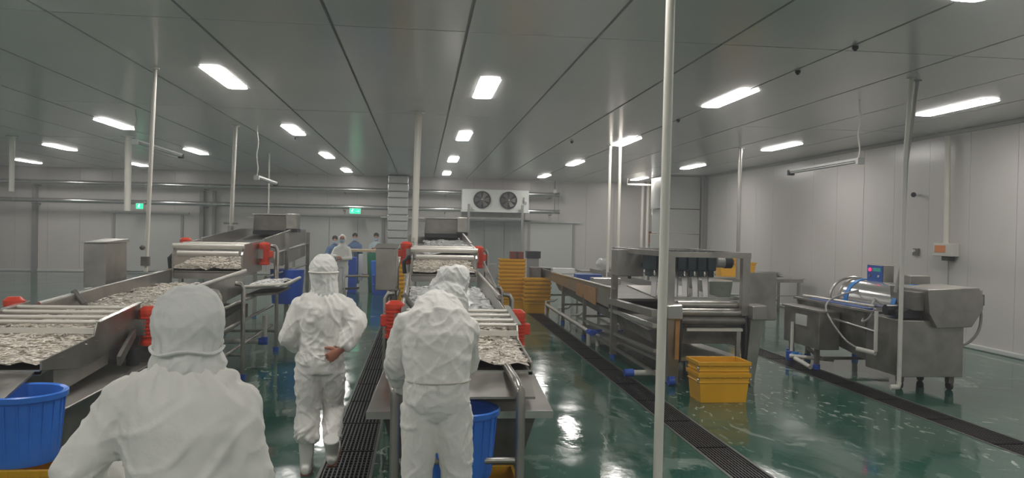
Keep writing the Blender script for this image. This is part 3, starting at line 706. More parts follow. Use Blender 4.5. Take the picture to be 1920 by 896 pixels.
    o = fish_pile('fish_in_trough', lambda u, v: (xl+u*.92, 7.4+v*3.5, 1.02+.022*v*3.5+.035+nz(u*2, v*5, 3, .06)), 1900, 'fish' if shelf else 'ice', None, .034, L0=(cx, 9.2, 1.05))
    tag(o, fishlab+' along its middle trough', 'fish', 'fish on the sorting lines', 'stuff')
    o = fish_pile('fish_in_shaker', lambda u, v: (xl+.02+u*.88, 11.3+v*1.2, 1.29+.1*v+.04+nz(u*3, v*3, 3, .05)), 700, 'fish', None, .036, L0=(cx, 11.9, 1.3))
    tag(o, fishlab+' on its far shaker deck', 'fish', 'fish on the sorting lines', 'stuff')
    return t
LINE1 = sorting_line(-2.93, 'long stainless fish sorting line on the left with red motors', 'silvery fish of the left line')
LINE2 = sorting_line(.33, 'stainless fish sorting line in the middle behind the stooping worker', 'pale fish of the middle line', shelf=False)
# white sheet of ice on the middle line's belt, pale board beside it
o = fish_pile('ice_sheet', lambda u, v: (.05+u*.72, 12.9+v*2.4, 1.50+v*.20+.16*u*(1-v)*.9+nz(u*2, v*3, 3, .03)), 500, 'ice', None, .05, L0=(.33, 14, 1.5))
tag(o, 'white heap of ice sliding down the middle line belt', 'ice', kind='stuff')
t = thing('ice_heap', 'crumpled heap of wet ice and film beside the stooping worker', 'ice', (.5, 9.4, 1.0))
h = MB().grid(lambda u, v: (-.10+u*.9, 8.6+v*1.9, 1.08+.17*math.sin(u*PI)*math.sin(v*PI)+.09*noise.noise(Vector((u*5, v*5, 1)))+.04*noise.noise(Vector((u*14, v*14, 1)))), 34, 40)
link('film_surface', h, 'ice', t, smooth=True); t['kind'] = 'stuff'
t = thing('pale_board', 'pale grey flat board standing right of the middle line', 'board', (1.45, 16.6, 0))
link('board', MB().box(1.22, 1.58, 16.6, 16.64, .86, 1.22), 'door', t, bevel=.005)
link('board_post', MB().box(1.3, 1.35, 16.6, 16.64, 0, .87).box(1.47, 1.5, 16.6, 16.64, 0, .87), 'column', t)
one('edge_board', MB().bar((.86, 9.0, 1.24), (.88, 11.1, 1.44), .015, .10), 'steel_b', 'pale sloping guide plate on the right of the middle line', 'plate', (.87, 10, 1.3))

# tube stand around the tub in front of the stooping worker
t = thing('tube_stand', 'bent steel tube stand around the centre blue tub', 'stand', (.26, 5.1, 0))
for s, x in ((-1, -.145), (1, .655)):
    link('upright', MB().tube([(x, 5.05, 0), (x, 5.05, .82), (x-.01, 5.08, .92), (x-.03, 5.22, .97), (x-.05, 5.7, .99)], .03, 14, smooth_pts=4), 'steel', t, smooth=True)
for z in (.46, .12): link('crossbar', MB().cyl((-.145, 5.07, z), (.655, 5.07, z), .022), 'steel', t, smooth=True)

# ------------------------------------------------------------------ pump conveyor on the right
t = thing('pump_conveyor', 'long stainless conveyor with roller end and row of dark pumps', 'conveyor', (3.6, 14, 0))
P = lambda n, mb, m, **k: link(n, mb, m, t, **k)
x0, x1 = 2.98, 4.30
P('conveyor_side', MB().prism_x([(12.3, 1.05), (19.9, 1.00), (19.9, .82), (18, .80), (12.3, .74)], x0-.01, x0+.01), 'steel')
P('conveyor_side', MB().prism_x([(12.3, 1.05), (19.9, 1.00), (19.9, .82), (18, .80), (12.3, .74)], x1-.01, x1+.01), 'steel')
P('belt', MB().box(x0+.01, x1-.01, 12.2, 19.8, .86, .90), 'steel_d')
P('bright_edge', MB().cyl((x0-.02, 11.9, 1.075), (x0-.02, 17.8, .995), .022), 'steel_b', smooth=True)
P('cardboard_panel', MB().prism_x([(13.2, .98), (14.9, .97), (14.9, .74), (13.2, .70)], x0-.03, x0-.013), 'card')
P('dark_motor', MB().box(x0-.1, x0+.3, 19.3, 19.9, .72, 1.02), 'black', bevel=.02)
P('motor_cover', MB().box(x0-.35, x0-.1, 18.9, 19.3, .70, 1.05), 'steel_d', bevel=.01)
for k, (y, w) in enumerate(((19.0, .3), (16.5, .35), (15.3, .35))): P('tray_item', MB().box(x0+.2+.1*k, x0+.75+.1*k, y, y+w, .9, 1.03), ['white', 'panelblue', 'steel_b'][k], bevel=.01)
# lower catch pan and lower belt
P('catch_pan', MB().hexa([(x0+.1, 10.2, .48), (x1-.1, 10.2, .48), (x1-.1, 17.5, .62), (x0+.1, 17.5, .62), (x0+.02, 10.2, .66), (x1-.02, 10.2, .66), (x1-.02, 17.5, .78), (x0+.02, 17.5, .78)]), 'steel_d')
P('lower_tray', MB().hexa([(x0+.05, 9.9, .30), (x1-.1, 9.9, .30), (x1-.1, 14.5, .16), (x0+.05, 14.5, .16), (x0+.05, 9.9, .345), (x1-.1, 9.9, .345), (x1-.1, 14.5, .205), (x0+.05, 14.5, .205)]), 'steel')
P('lower_rail', MB().bar((x0, 9.8, .44), (x0, 14.9, .30), .04), 'steel'); P('lower_rail', MB().bar((x0, 9.8, .16), (x0, 18.9, .16), .04), 'steel')
P('lower_rail', MB().bar((x1, 9.8, .16), (x1, 18.9, .16), .04), 'steel')
P('mid_rail', MB().bar((x0-.01, 9.8, .92), (x0-.01, 12.2, .86), .09), 'steel'); P('mid_rail', MB().bar((x0-.01, 9.8, .76), (x0-.01, 12.2, .72), .05), 'steel_b')
P('mid_rail', MB().bar((x1, 9.8, .90), (x1, 12.2, .86), .09), 'steel')
for y in (14.2, 16.4, 18.8):
    for x in (x0, x1):
        lg = P('leg', MB().box(x-.03, x+.03, y-.03, y+.03, .05, .80), 'steel'); link('foot', MB().cyl((x, y, 0), (x, y, .06), .045), 'blue_d', lg)
    P('cross_member', MB().bar((x0, y, .4), (x1, y, .4), .04), 'steel')
# gantry
gz = 1.665
for x, y in ((3.17, 9.85), (x0, 12.0), (4.17, 9.85), (4.17, 12.0)):
    w = .045 if y > 10 else .05
    lg = P('gantry_post', MB().box(x-w, x+w, y-w, y+w, .05 if y > 10 else .9, gz), 'steel'); 
    if y > 10: link('foot', MB().cyl((x, y, 0), (x, y, .06), .05), 'blue_d', lg)
P('gantry_beam', MB().bar((3.10, 9.85, gz+.01), (4.23, 9.85, gz+.01), .09, .07), 'steel'); P('gantry_beam', MB().bar((x0, 12.0, gz+.01), (4.23, 12.0, gz+.01), .09, .07), 'steel')
P('gantry_beam', MB().bar((3.17, 9.85, gz+.01), (x0, 12.0, gz+.01), .09, .07), 'steel'); P('gantry_beam', MB().bar((4.17, 9.85, gz+.01), (4.17, 12.0, gz+.01), .09, .07), 'steel')
P('switch_cabinet', MB().box(2.86, 3.24, 11.3, 11.75, 1.30, 1.69), 'steel', bevel=.012)
P('cabinet_clip', MB().box(3.2, 3.25, 11.25, 11.3, 1.45, 1.5).box(3.0, 3.04, 11.25, 11.3, 1.27, 1.31), 'dark')
# row of pumps
P('pump_shaft_housing', MB().cyl((3.16, 10.95, 1.545), (4.16, 10.95, 1.545), .085), 'teal', smooth=True)
for k in range(7):
    x = 3.22+k*.145
    pm = P('gear_pump', MB().box(x-.062, x+.062, 10.8, 11.1, 1.42, 1.64), 'teal', bevel=.02)
    link('pump_head', MB().box(x-.035, x+.035, 10.82, 11.06, 1.33, 1.42), 'teal', pm, bevel=.01)
    link('bolt', MB().cyl((x+.03, 10.79, 1.35), (x+.03, 10.80, 1.41), .013, n=8).ball((x+.03, 10.795, 1.375), .02), 'steel_b', pm)
    link('top_cap', MB().box(x-.04, x+.04, 10.85, 11.05, 1.64, 1.70), 'black' if k % 2 else 'teal', pm)
P('drive_motor', MB().cyl((4.18, 10.95, 1.54), (4.34, 10.95, 1.54), .075), 'hose', smooth=True)
P('motor_end', MB().tube([(4.32, 10.95, 1.54), (4.42, 10.95, 1.54), (4.45, 10.95, 1.54)], [.085, .085, .05], 18), 'black', smooth=True)
for k in range(6):
    x = 3.26+k*.145
    P('slanted_guide', MB().hexa([(x-.20, 10.3, 1.10), (x-.13, 10.3, 1.10), (x-.13, 10.31, 1.10), (x-.20, 10.31, 1.10), (x-.02, 10.9, 1.38), (x+.07, 10.9, 1.38), (x+.07, 10.91, 1.38), (x-.02, 10.91, 1.38)]), 'column')
    P('guide_edge', MB().cyl((x-.13, 10.29, 1.10), (x+.07, 10.88, 1.38), .010, n=8), 'steel_b')
P('deck', MB().hexa([(3.2, 10.1, 1.03), (4.12, 10.1, 1.03), (4.12, 12.1, 1.10), (3.2, 12.1, 1.10), (3.2, 10.1, 1.05), (4.12, 10.1, 1.05), (4.12, 12.1, 1.12), (3.2, 12.1, 1.12)]), 'steel')
P('deck_edge', MB().bar((3.16, 10.02, 1.10), (4.2, 10.02, 1.10), .03, .035), 'steel_b')
# roller end
for k, (y, z, r, m) in enumerate(((9.98, 1.02, .05, 'steel'), (9.88, .93, .055, 'steel'), (9.84, .83, .05, 'steel_d'), (9.95, .76, .035, 'steel_d'))):
    P('roller', MB().cyl((3.32, y, z), (4.18, y, z), r), m, smooth=True)
P('front_bar', MB().bar((3.38, 9.78, .72), (4.12, 9.78, .72), .04, .035), 'bar')
P('support_leg', MB().box(4.04, 4.09, 9.76, 9.81, .05, .71), 'steel')
for x, s in ((3.19, -1), (4.30, 1)):
    P('end_cap', MB().hexa([(x-.10, 9.65, .86), (x+.10, 9.65, .86), (x+.10, 9.95, .86), (x-.10, 9.95, .86), (x-.10, 9.65, 1.04), (x+.09, 9.65, 1.05), (x+.09, 9.95, 1.05), (x-.10, 9.95, 1.04)]), 'steel_b' if s < 0 else 'steel', bevel=.015)
    P('side_leg', MB().hexa([(x-.07-.05*s, 9.80, .02), (x+.05-.05*s, 9.80, .02), (x+.05-.05*s, 9.95, .02), (x-.07-.05*s, 9.95, .02), (x-.09, 9.72, .86), (x+.09, 9.72, .86), (x+.09, 9.95, .86), (x-.09, 9.95, .86)]), 'steel' , bevel=.008)
    P('drive_belt', MB().tube([(x-s*.12, 9.85+.06*math.cos(a*PI/8), .62+.32*math.sin(a*PI/8)) for a in range(17)], .022, 8), 'dark', smooth=True)
P('orange_strip', MB().box(3.21, 3.26, 9.70, 9.715, .35, .86), 'rust')
P('caster', MB().cyl((3.16, 9.8, .06), (3.24, 9.8, .06), .06), 'blue_d', smooth=True)
P('tall_end_plate', MB().hexa([(4.50, 10.6, .75), (4.95, 10.6, .75), (4.95, 10.65, .75), (4.50, 10.65, .75), (4.50, 10.6, 1.42), (4.95, 10.6, 1.42), (4.95, 10.65, 1.42), (4.50, 10.65, 1.42)]), 'steel', bevel=.01)
P('end_plate_post', MB().box(4.6, 4.66, 10.6, 10.66, 0, .76), 'steel')
# pvc drain pipes along the conveyor
t = thing('drain_piping', 'white drain piping with blue fittings along the pump conveyor', 'pipe', (2.88, 14, 0))
P = lambda n, mb, m, **k: link(n, mb, m, t, smooth=True, **k)
P('pipe_run', MB().cyl((2.90, 13.4, .22), (2.93, 18.9, .22), .033), 'pvc')
for y in (18.3, 16.6, 15.3): P('stub', MB().tube([(2.92, y, .0), (2.92, y, .30), (3.1, y, .30), (3.18, y, .36)], .028), 'pvc')
P('tee', MB().cyl((2.84, 13.3, .22), (3.1, 13.3, .22), .048).cyl((2.90, 13.2, .22), (2.90, 13.45, .22), .048), 'blue_d')
P('pipe_cross', MB().cyl((3.08, 13.3, .22), (3.40, 13.3, .22), .033), 'pvc'); P('elbow', MB().cyl((3.38, 13.3, .22), (3.46, 13.3, .22), .046), 'blue_d')
P('riser', MB().cyl((3.42, 13.3, .22), (3.42, 13.3, .5), .03), 'pvc')
for x in (2.86, 3.02): P('outlet', MB().cyl((x, 13.25, .0), (x, 13.25, .20), .036), 'pvc')
P('tail_pipe', MB().cyl((2.78, 10.15, .10), (3.3, 10.15, .10), .038), 'pvc'); P('end_fitting', MB().cyl((2.68, 10.15, .10), (2.80, 10.15, .10), .052), 'blue_d')

# table row behind the conveyor
t = thing('packing_table', 'low steel table behind the pump conveyor carrying bags', 'table', (5.2, 21, 0))
link('table_top', MB().box(4.2, 6.4, 20.4, 21.6, .86, .90), 'steel', t)
for x in (4.3, 5.3, 6.3):
    for y in (20.5, 21.5): link('leg', MB().box(x-.025, x+.025, y-.025, y+.025, 0, .86), 'steel', t)
for k, (x, y) in enumerate(((4.95, 20.9), (5.35, 21.1))):
    m = MB().ball((x, y, 1.06), .30-.05*k, .24, .18-.02*k, 22, 14)
    for v in m.v: v += Vector((1, 1, 1))*.07*noise.noise(v*5)
    for v in m.v: v.z = max(v.z, .901)
    one('film_bag', m, 'film', ['crumpled clear plastic bag on the packing table', 'smaller crumpled clear bag next to it'][k], 'bag', (x, y, .9), smooth=True)
for k, (x, z) in enumerate(((2.31, 1.33), (2.66, 1.33))): pass
t = thing('dark_box', 'dark maroon carton on top of the tall yellow stack', 'box', (2.28, 18.95, 1.25))
link('carton', MB().box(2.13, 2.44, 18.85, 19.15, 1.25, 1.42), 'redbrown', t)
link('carton_tape', MB().box(2.26, 2.31, 18.846, 18.85, 1.25, 1.42), 'dark', t)
t = thing('dark_box', 'black carton behind the yellow stack, right of the maroon one', 'box', (2.9, 20.3, 0))
link('carton', MB().box(2.70, 3.06, 20.2, 20.5, 1.22, 1.40), 'black', t); link('carton_stand', MB().box(2.74, 3.02, 20.22, 20.48, 0, 1.22), 'column', t)

# stainless work table by the right wall
t = thing('work_table', 'long stainless work table near the right wall', 'table', (8.5, 19.3, 0))
link('table_top', MB().box(5.9, 9.42, 18.6, 19.9, .86, .90), 'steel_b', t, bevel=.005); link('top_apron', MB().box(5.95, 9.38, 18.62, 18.65, .78, .86), 'steel', t)
for x in (6.0, 7.3, 8.42, 9.3):
    for y in (18.68, 19.8): link('leg', MB().box(x-.03, x+.03, y-.03, y+.03, 0, .86), 'steel', t)
link('shelf_bar', MB().bar((6.0, 18.68, .45), (9.3, 18.68, .45), .03), 'steel', t); link('shelf_bar', MB().bar((6.0, 19.8, .25), (9.3, 19.8, .25), .03), 'steel', t)
m = MB()
for k in range(5):
    dx, dy = random.uniform(-.06, .06), random.uniform(-.05, .05)
    o = MB().grid(lambda u, v: (8.5+dx+u*.55, 19.0+dy+v*.4, .905+k*.028+.02*noise.noise(Vector((u*3, v*3, k)))), 8, 6); m.add(o.v, o.f)
one('plastic_sheets', m, 'hose', 'grey heap of folded sheets on the work table', 'sheets', (8.75, 19.2, .9), smooth=True)
one('paper_pad', MB().box(8.2, 8.45, 18.9, 19.2, .901, .925), 'paper', 'flat pale pad left of the folded sheets', 'pad', (8.3, 19, .9))
one('steel_bin', MB().hexa([(6.3, 16.9, 0.0), (6.75, 16.9, 0.0), (6.75, 17.4, 0.0), (6.3, 17.4, 0.0), (6.2, 16.8, .92), (6.85, 16.8, .92), (6.85, 17.5, .92), (6.2, 17.5, .92)]), 'steel', 'tapered stainless bin in front of the work table', 'bin', (6.5, 17.1, 0), bevel=.02)

# ------------------------------------------------------------------ drum washer on the right
t = thing('drum_washer', 'stainless drum washer with angular hood near the right wall', 'washing machine', (6.5, 11, 0))
P = lambda n, mb, m, **k: link(n, mb, m, t, **k)
P('end_cabinet', MB().box(6.06, 6.91, 9.4, 10.2, .18, .90), 'steel', bevel=.008)
P('long_tank', MB().hexa([(6.1, 10.2, .25), (6.9, 10.2, .25), (6.9, 12.05, .42), (6.2, 12.05, .42), (6.02, 10.2, .93), (7.1, 10.2, .93), (7.1, 12.15, .93), (6.02, 12.15, .93)]), 'steel_d')
P('tank_rim', MB().bar((6.0, 9.9, .95), (6.0, 12.17, .95), .05, .03), 'steel_b'); P('tank_rim', MB().bar((6.0, 12.17, .95), (7.1, 12.17, .95), .05, .03), 'steel_b')
P('side_rail', MB().cyl((5.98, 9.8, .70), (5.98, 11.2, .76), .02), 'steel_b', smooth=True)
P('side_rail', MB().cyl((6.06, 10.0, 1.02), (6.06, 12.0, 1.0), .018), 'steel_b', smooth=True)
sb = P('side_basin', MB().box(5.72, 6.04, 10.85, 11.95, .30, .84), 'steel', bevel=.008)
link('basin_rim', MB().box(5.69, 6.04, 10.82, 11.98, .84, .865), 'steel_b', sb); link('rating_plate', MB().box(5.71, 5.72, 11.2, 11.55, .60, .76), 'paper', sb)
link('basin_inside', MB().box(5.75, 6.0, 10.9, 11.9, .862, .868), 'steel_d', sb)
for x, y in ((6.15, 12.0), (6.95, 12.0), (5.78, 11.8), (5.78, 11.0)):
    lg = P('leg', MB().box(x-.03, x+.03, y-.03, y+.03, .06, .5), 'steel_d'); link('foot', MB().cyl((x, y, 0), (x, y, .07), .05), 'blue_d', lg)
P('under_frame', MB().bar((5.8, 10.9, .16), (6.15, 12.0, .16), .04).bar((5.8, 11.0, .16), (6.9, 11.0, .16), .04), 'steel_d')
for x, y in ((6.80, 9.5), (6.18, 9.6), (6.80, 10.1)):
    c_ = P('caster', MB().cyl((x-.02, y, .055), (x+.02, y, .055), .055), 'dark', smooth=True); link('caster_fork', MB().box(x-.035, x+.035, y-.04, y+.04, .09, .18), 'steel_d', c_)
dr = P('drum', MB().cyl((6.66, 10.05, 1.0), (6.66, 11.45, 1.0), .31, n=32), 'clear', smooth=True)
for y in (10.0, 11.2):
    link('blue_band', MB().lathe([(.312, -.05), (.320, -.05), (.320, .05), (.312, .05)], (6.66, y+.06, 1.0), 32, 'y'), 'bluetape', dr, smooth=True)
link('drum_end', MB().lathe([(.28, -.02), (.325, -.02), (.325, .02), (.28, .02)], (6.66, 11.46, 1.0), 32, 'y'), 'steel', dr, smooth=True)
P('drum_frame', MB().tube([(6.28, 11.6, .9), (6.30, 11.6, 1.10), (6.43, 11.6, 1.26), (6.66, 11.6, 1.32), (6.88, 11.6, 1.26), (7.01, 11.6, 1.10), (7.03, 11.6, .9)], .02, smooth_pts=4), 'steel_b', smooth=True)
P('blue_tray', MB().box(6.08, 6.25, 10.3, 11.9, .94, .965), 'panelblue')
hp = [(6.35, 1.30), (7.05, 1.33), (7.11, 1.21), (7.11, 1.05), (6.96, .83), (6.49, .81), (6.38, 1.0)]
P('hood', MB().prism_y(hp, 9.32, 10.15), 'steel', bevel=.01)
P('hood_facet', MB().add([(6.35, 9.318, 1.30), (6.52, 9.314, 1.05), (6.62, 9.318, .83), (6.49, 9.318, .82), (6.38, 9.318, 1.0)], [(0, 1, 2, 3, 4)]), 'steel')
P('hood_link', MB().box(6.24, 6.37, 9.42, 9.75, 1.02, 1.26), 'steel_d', bevel=.01); P('chain_cover', MB().hexa([(6.14, 9.5, .92), (6.40, 9.5, .92), (6.40, 9.9, .92), (6.14, 9.9, .92), (6.14, 9.5, 1.0), (6.44, 9.5, 1.12), (6.44, 9.9, 1.12), (6.14, 9.9, 1.0)]), 'dark')
P('gear_motor', MB().box(7.09, 7.23, 9.45, 9.75, 1.09, 1.24), 'steel_d', bevel=.015); P('motor_flange', MB().box(7.05, 7.17, 9.42, 9.8, 1.25, 1.29), 'steel_b')
P('drain_hose', MB().tube([(7.18, 9.5, 1.09), (7.22, 9.5, .95), (7.18, 9.5, .75), (7.08, 9.55, .60), (6.95, 9.6, .56), (6.90, 9.7, .60)], .018, 10, smooth_pts=4), 'hose', smooth=True)
P('rear_box', MB().box(6.75, 7.05, 10.3, 10.6, 1.30, 1.42), 'steel', bevel=.01)
P('black_motor', MB().cyl((6.05, 9.75, 1.0), (6.3, 9.75, 1.0), .07), 'black', smooth=True)
ct = thing('control_panel', 'blue control panel with red light above the drum washer', 'control panel', (6.66, 10.9, .95))
link('enclosure', MB().box(6.60, 6.76, 10.70, 11.12, 1.22, 1.545), 'steel', ct, bevel=.008)
link('front_plate', MB().box(6.59, 6.60, 10.715, 11.105, 1.23, 1.535), 'panelblue', ct)
link('indicator', MB().cyl((6.57, 11.02, 1.47), (6.59, 11.02, 1.47), .025), 'redled', ct)
link('display', MB().box(6.585, 6.59, 10.76, 10.95, 1.45, 1.50), 'lcd', ct)
link('button', MB().cyl((6.575, 10.80, 1.38), (6.59, 10.80, 1.38), .016), 'white', ct); link('button', MB().cyl((6.575, 11.02, 1.38), (6.59, 11.02, 1.38), .014), 'rust', ct)
m = MB()
for k in range(5): m.box(6.586, 6.59, 10.79+k*.045, 10.815+k*.045, 1.27, 1.29)
link('label_marks', m, 'white', ct)
link('stand', MB().cyl((6.66, 10.8, .93), (6.66, 10.8, 1.22), .022), 'steel_b', ct)
pp = thing('water_piping', 'white pipes and grey hose feeding the drum washer side', 'pipe', (5.9, 10.6, 0))
P = lambda n, mb, m, **k: link(n, mb, m, pp, smooth=True, **k)
P('riser', MB().cyl((5.93, 9.75, .45), (5.93, 9.75, .98), .025), 'pvc'); P('elbow', MB().cyl((5.93, 9.75, .43), (5.82, 10.0, .45), .032), 'pvc')
P('hose', MB().tube([(5.82, 10.0, .46), (5.84, 10.4, .55), (5.85, 10.9, .88), (6.1, 11.1, 1.05), (6.62, 10.9, 1.24)], .013, 10, smooth_pts=4), 'hose')
P('hose', MB().tube([(6.62, 10.75, 1.24), (6.25, 10.4, 1.0), (6.0, 10.2, .80), (5.98, 10.0, .86), (6.0, 9.9, 1.0)], .016, 10, smooth_pts=4), 'hose')
P('down_pipe', MB().cyl((5.66, 11.55, .14), (5.70, 11.62, .62), .026), 'pvc')
P('cross_pipe', MB().cyl((5.58, 11.45, .12), (6.1, 11.1, .12), .03), 'pvc'); P('tee', MB().cyl((5.62, 11.5, .12), (5.75, 11.4, .12), .045).cyl((5.68, 11.45, .06), (5.68, 11.45, .18), .042), 'bluetape')
P('outlet', MB().cyl((5.62, 11.35, .10), (5.66, 10.95, .035), .034), 'pvc'); P('blue_foot', MB().cyl((5.96, 12.2, .0), (5.96, 12.2, .12), .06), 'blue_d')
P('blue_coupling', MB().cyl((5.62, 11.55, .05), (5.62, 11.55, .18), .045), 'blue_d')

# ------------------------------------------------------------------ far table group
t = thing('far_table', 'wooden-topped table with white frame at the back', 'table', (-1.7, 24.5, 0))
link('table_top', MB().box(-2.2, -1.25, 24.0, 25.0, 1.19, 1.25), 'wood', t); 
for x in (-2.1, -1.35):
    for y in (24.1, 24.9): link('leg', MB().box(x-.03, x+.03, y-.03, y+.03, 0, 1.19), 'white', t)
link('side_panel', MB().box(-1.83, -1.72, 23.7, 24.0, .36, 1.13), 'white', t)
one('blue_bin', MB().box(-2.12, -1.86, 23.3, 23.6, 0, 1.05), 'blue_d', 'upright blue bin left of the white table leg', 'bin', (-2, 23.4, 0), bevel=.02)
one('blue_bin', MB().box(-2.62, -2.42, 21.5, 21.8, .0, .98), 'blue_d', 'tall narrow blue bin in front of the white-suited worker', 'bin', (-2.5, 21.6, 0), bevel=.02)
one('green_bin', MB().hexa([(-1.55, 24.0, .0), (-1.15, 24.0, .0), (-1.15, 24.4, .0), (-1.55, 24.4, .0), (-1.6, 23.95, 1.15), (-1.1, 23.95, 1.15), (-1.1, 24.45, 1.15), (-1.6, 24.45, 1.15)]), 'green', 'green bin at the right end of the wooden table', 'bin', (-1.3, 24.2, 0), bevel=.02)
one('blue_bin', MB().hexa([(-1.40, 23.4, .0), (-1.0, 23.4, .0), (-1.0, 23.7, .0), (-1.40, 23.7, .0), (-1.45, 23.38, .95), (-.98, 23.38, .95), (-.98, 23.75, .95), (-1.45, 23.75, .95)]), 'blue', 'blue bin between green bin and blue crates', 'bin', (-1.2, 23.5, 0), bevel=.02)
t = thing('hand_cart', 'small dark cart beside the far worker', 'cart', (-2.0, 20.6, 0))
link('handle', MB().tube([(-1.9, 20.5, .05), (-1.95, 20.5, .62), (-1.9, 20.5, .68), (-1.35, 20.9, .66)], .03), 'steel', t, smooth=True); link('wheel', MB().cyl((-1.95, 20.4, .08), (-1.85, 20.4, .08), .08), 'dark', t, smooth=True)
link('cart_frame', MB().bar((-1.95, 20.5, .35), (-1.6, 20.9, .35), .05), 'dark', t)

# ------------------------------------------------------------------ people
def remeshed(name, mb, m, parent, vox=.014, sm=4, disp=.012, dscale=.16, sz=.45, gather=()):
    """one continuous skin over overlapping shapes, then cloth folds pushed into its vertices"""
    o = link(name, mb, m, parent, smooth=False)
    r = o.modifiers.new('remesh', 'REMESH'); r.mode = 'VOXEL'; r.voxel_size = vox; r.use_smooth_shade = True
    s = o.modifiers.new('smooth', 'SMOOTH'); s.iterations = sm; s.factor = .6
    if disp:
        dg = bpy.context.evaluated_depsgraph_get(); dg.update()
        me = bpy.data.meshes.new_from_object(o.evaluated_get(dg)); o.modifiers.clear(); o.data = me
        k = 1/dscale; vs = me.vertices; nn = [v.normal.copy() for v in vs]; seed = len(vs)*.013; cen = sum((v.co for v in vs), Vector())/len(vs)
        for v, n in zip(vs, nn):
            p = v.co; zw = p.z
            w = noise.noise(Vector((p.x*3, p.y*3, p.z*3+seed))); w2 = noise.noise(Vector((p.x*3+9, p.y*3, p.z*3-seed)))
            q = Vector((p.x*k+w*1.2, p.y*k*.8, p.z*k*sz+w2*1.5+seed))
            d1 = Vector(((p.x+p.z)*k*1.1+w*1.1, p.y*k, (p.z-p.x)*k*.33+seed)); d2 = Vector(((p.x-p.z)*k*1.2+w2*1.1, p.y*k, (p.z+p.x)*k*.35-seed))
            m = .5+.5*noise.noise(Vector((p.x*4+3, p.y*4, p.z*4+seed))) 
            rid = lambda t: max(0, 1-abs(noise.noise(t))*5.5)**1.3
            h = noise.noise(q)*1.0+rid(d1)*1.0*m+rid(d2)*1.0*(1-m)+rid(q*1.7)*.35
            for zc in gather:
                g = math.exp(-((zw-zc)/.045)**2); h += g*.55*math.sin(math.atan2(p.y-cen.y, p.x-cen.x)*17+w*5)
            v.co = p+n*disp*(h-.45)
        me.polygons.foreach_set('use_smooth', [True]*len(me.polygons)); me.update()
    return o
def hand(parent, wrist, d, nrm, side, m='glove', curl=.5, name='hand'):
    d = Vector(d).normalized(); n = Vector(nrm); n = (n-d*n.dot(d)).normalized(); s = d.cross(n)*side; w = Vector(wrist)
    mb = MB(); mb.loft([(w-d*.03, .026, .02), (w+d*.01, .03, .022), (w+d*.05, .042, .019), (w+d*.095, .042, .015)], 14, xh=s)
    for k, (o, L) in enumerate(((-.032, .075), (-.011, .085), (.011, .08), (.032, .062))):
        p = w+d*.088+s*o; pts = [p]; a = curl*.5
        for i in range(3):
            a += curl*.55; seg = L*(.45, .32, .23)[i]; pts.append(pts[-1]+(d*math.cos(a)+n*math.sin(a)+s*o*.8)*seg)
        mb.tube(pts, [.0095, .009, .0083, .0065], 8)
    p = w+d*.025-s*.03; pts = [p, p+(d*.6-s*.7+n*.15)*.035, p+(d*.85-s*.75+n*.4)*.062, p+(d*1.1-s*.6+n*.6)*.075]
    mb.tube(pts, [.014, .0125, .011, .008], 8)
    return remeshed(name, mb, m, parent, vox=.0045, sm=2, disp=0)
def face(parent, c, r=.075, fwd=1, hood='suit', eyes=True, mask=True, tilt=0):
    c = Vector(c); f = MB().ball(c, r, r*1.15, r*1.45, 18, 12)
    ff = Vector((0, fwd, 0)); fr = r*1.13
    f.tube([c+ff*fr+Vector((0, 0, .02)), c+ff*(fr+.012)+Vector((0, 0, -.005)), c+ff*(fr+.02)+Vector((0, 0, -.022))], [.006, .009, .013], 8)
    hd = link('face', f, 'skin', parent, smooth=True)
    for s in (-1, 1): link('eye', MB().ball(c+ff*(fr-.008)+Vector((s*.03, 0, .018)), .010, .006, .006, 8, 6), 'eye', hd)
    for s in (-1, 1): link('eyebrow', MB().tube([c+ff*(fr-.006)+Vector((s*.015, 0, .038)), c+ff*(fr-.012)+Vector((s*.046, 0, .036))], .004, 6), 'hair', hd)
    if mask:
        link('mask', MB().grid(lambda u, v: c+Vector(((u-.5)*.13, fwd*(fr+.026-.16*abs(u-.5)**1.6-.02*abs(v-.5)), -.012-.075*v)), 12, 8), 'mask', hd, smooth=True)
    else: link('mouth', MB().tube([c+ff*(fr-.004)+Vector((-.02, 0, -.05)), c+ff*(fr)+Vector((.02, 0, -.05))], .004, 6), 'glove', hd)
    return hd
def arm(mb, sh, el, wr, r0=.085, r1=.068, r2=.05, bag=1.0):
    sh, el, wr = Vector(sh), Vector(el), Vector(wr)
    mb.tube([sh, sh.lerp(el, .5), el], [r0*bag, (r0+r1)/2*bag, r1*bag], 14); mb.ball(sh, r0*bag); mb.ball(el, r1*bag)
    mb.tube([el, el.lerp(wr, .5), el.lerp(wr, .9), wr], [r1*bag, (r1*.95)*bag, (r1+r2)/2*bag, r2], 14)
def leg(mb, hip, kn, an, r0=.115, r1=.088, r2=.075):
    hip, kn, an = Vector(hip), Vector(kn), Vector(an)
    mb.tube([hip, hip.lerp(kn, .5), kn], [r0, (r0+r1)/2+.004, r1], 16); mb.ball(kn, r1)
    mb.tube([kn, kn.lerp(an, .4), kn.lerp(an, .85), an], [r1, r1*1.0, r2*1.08, r2*.85], 16)
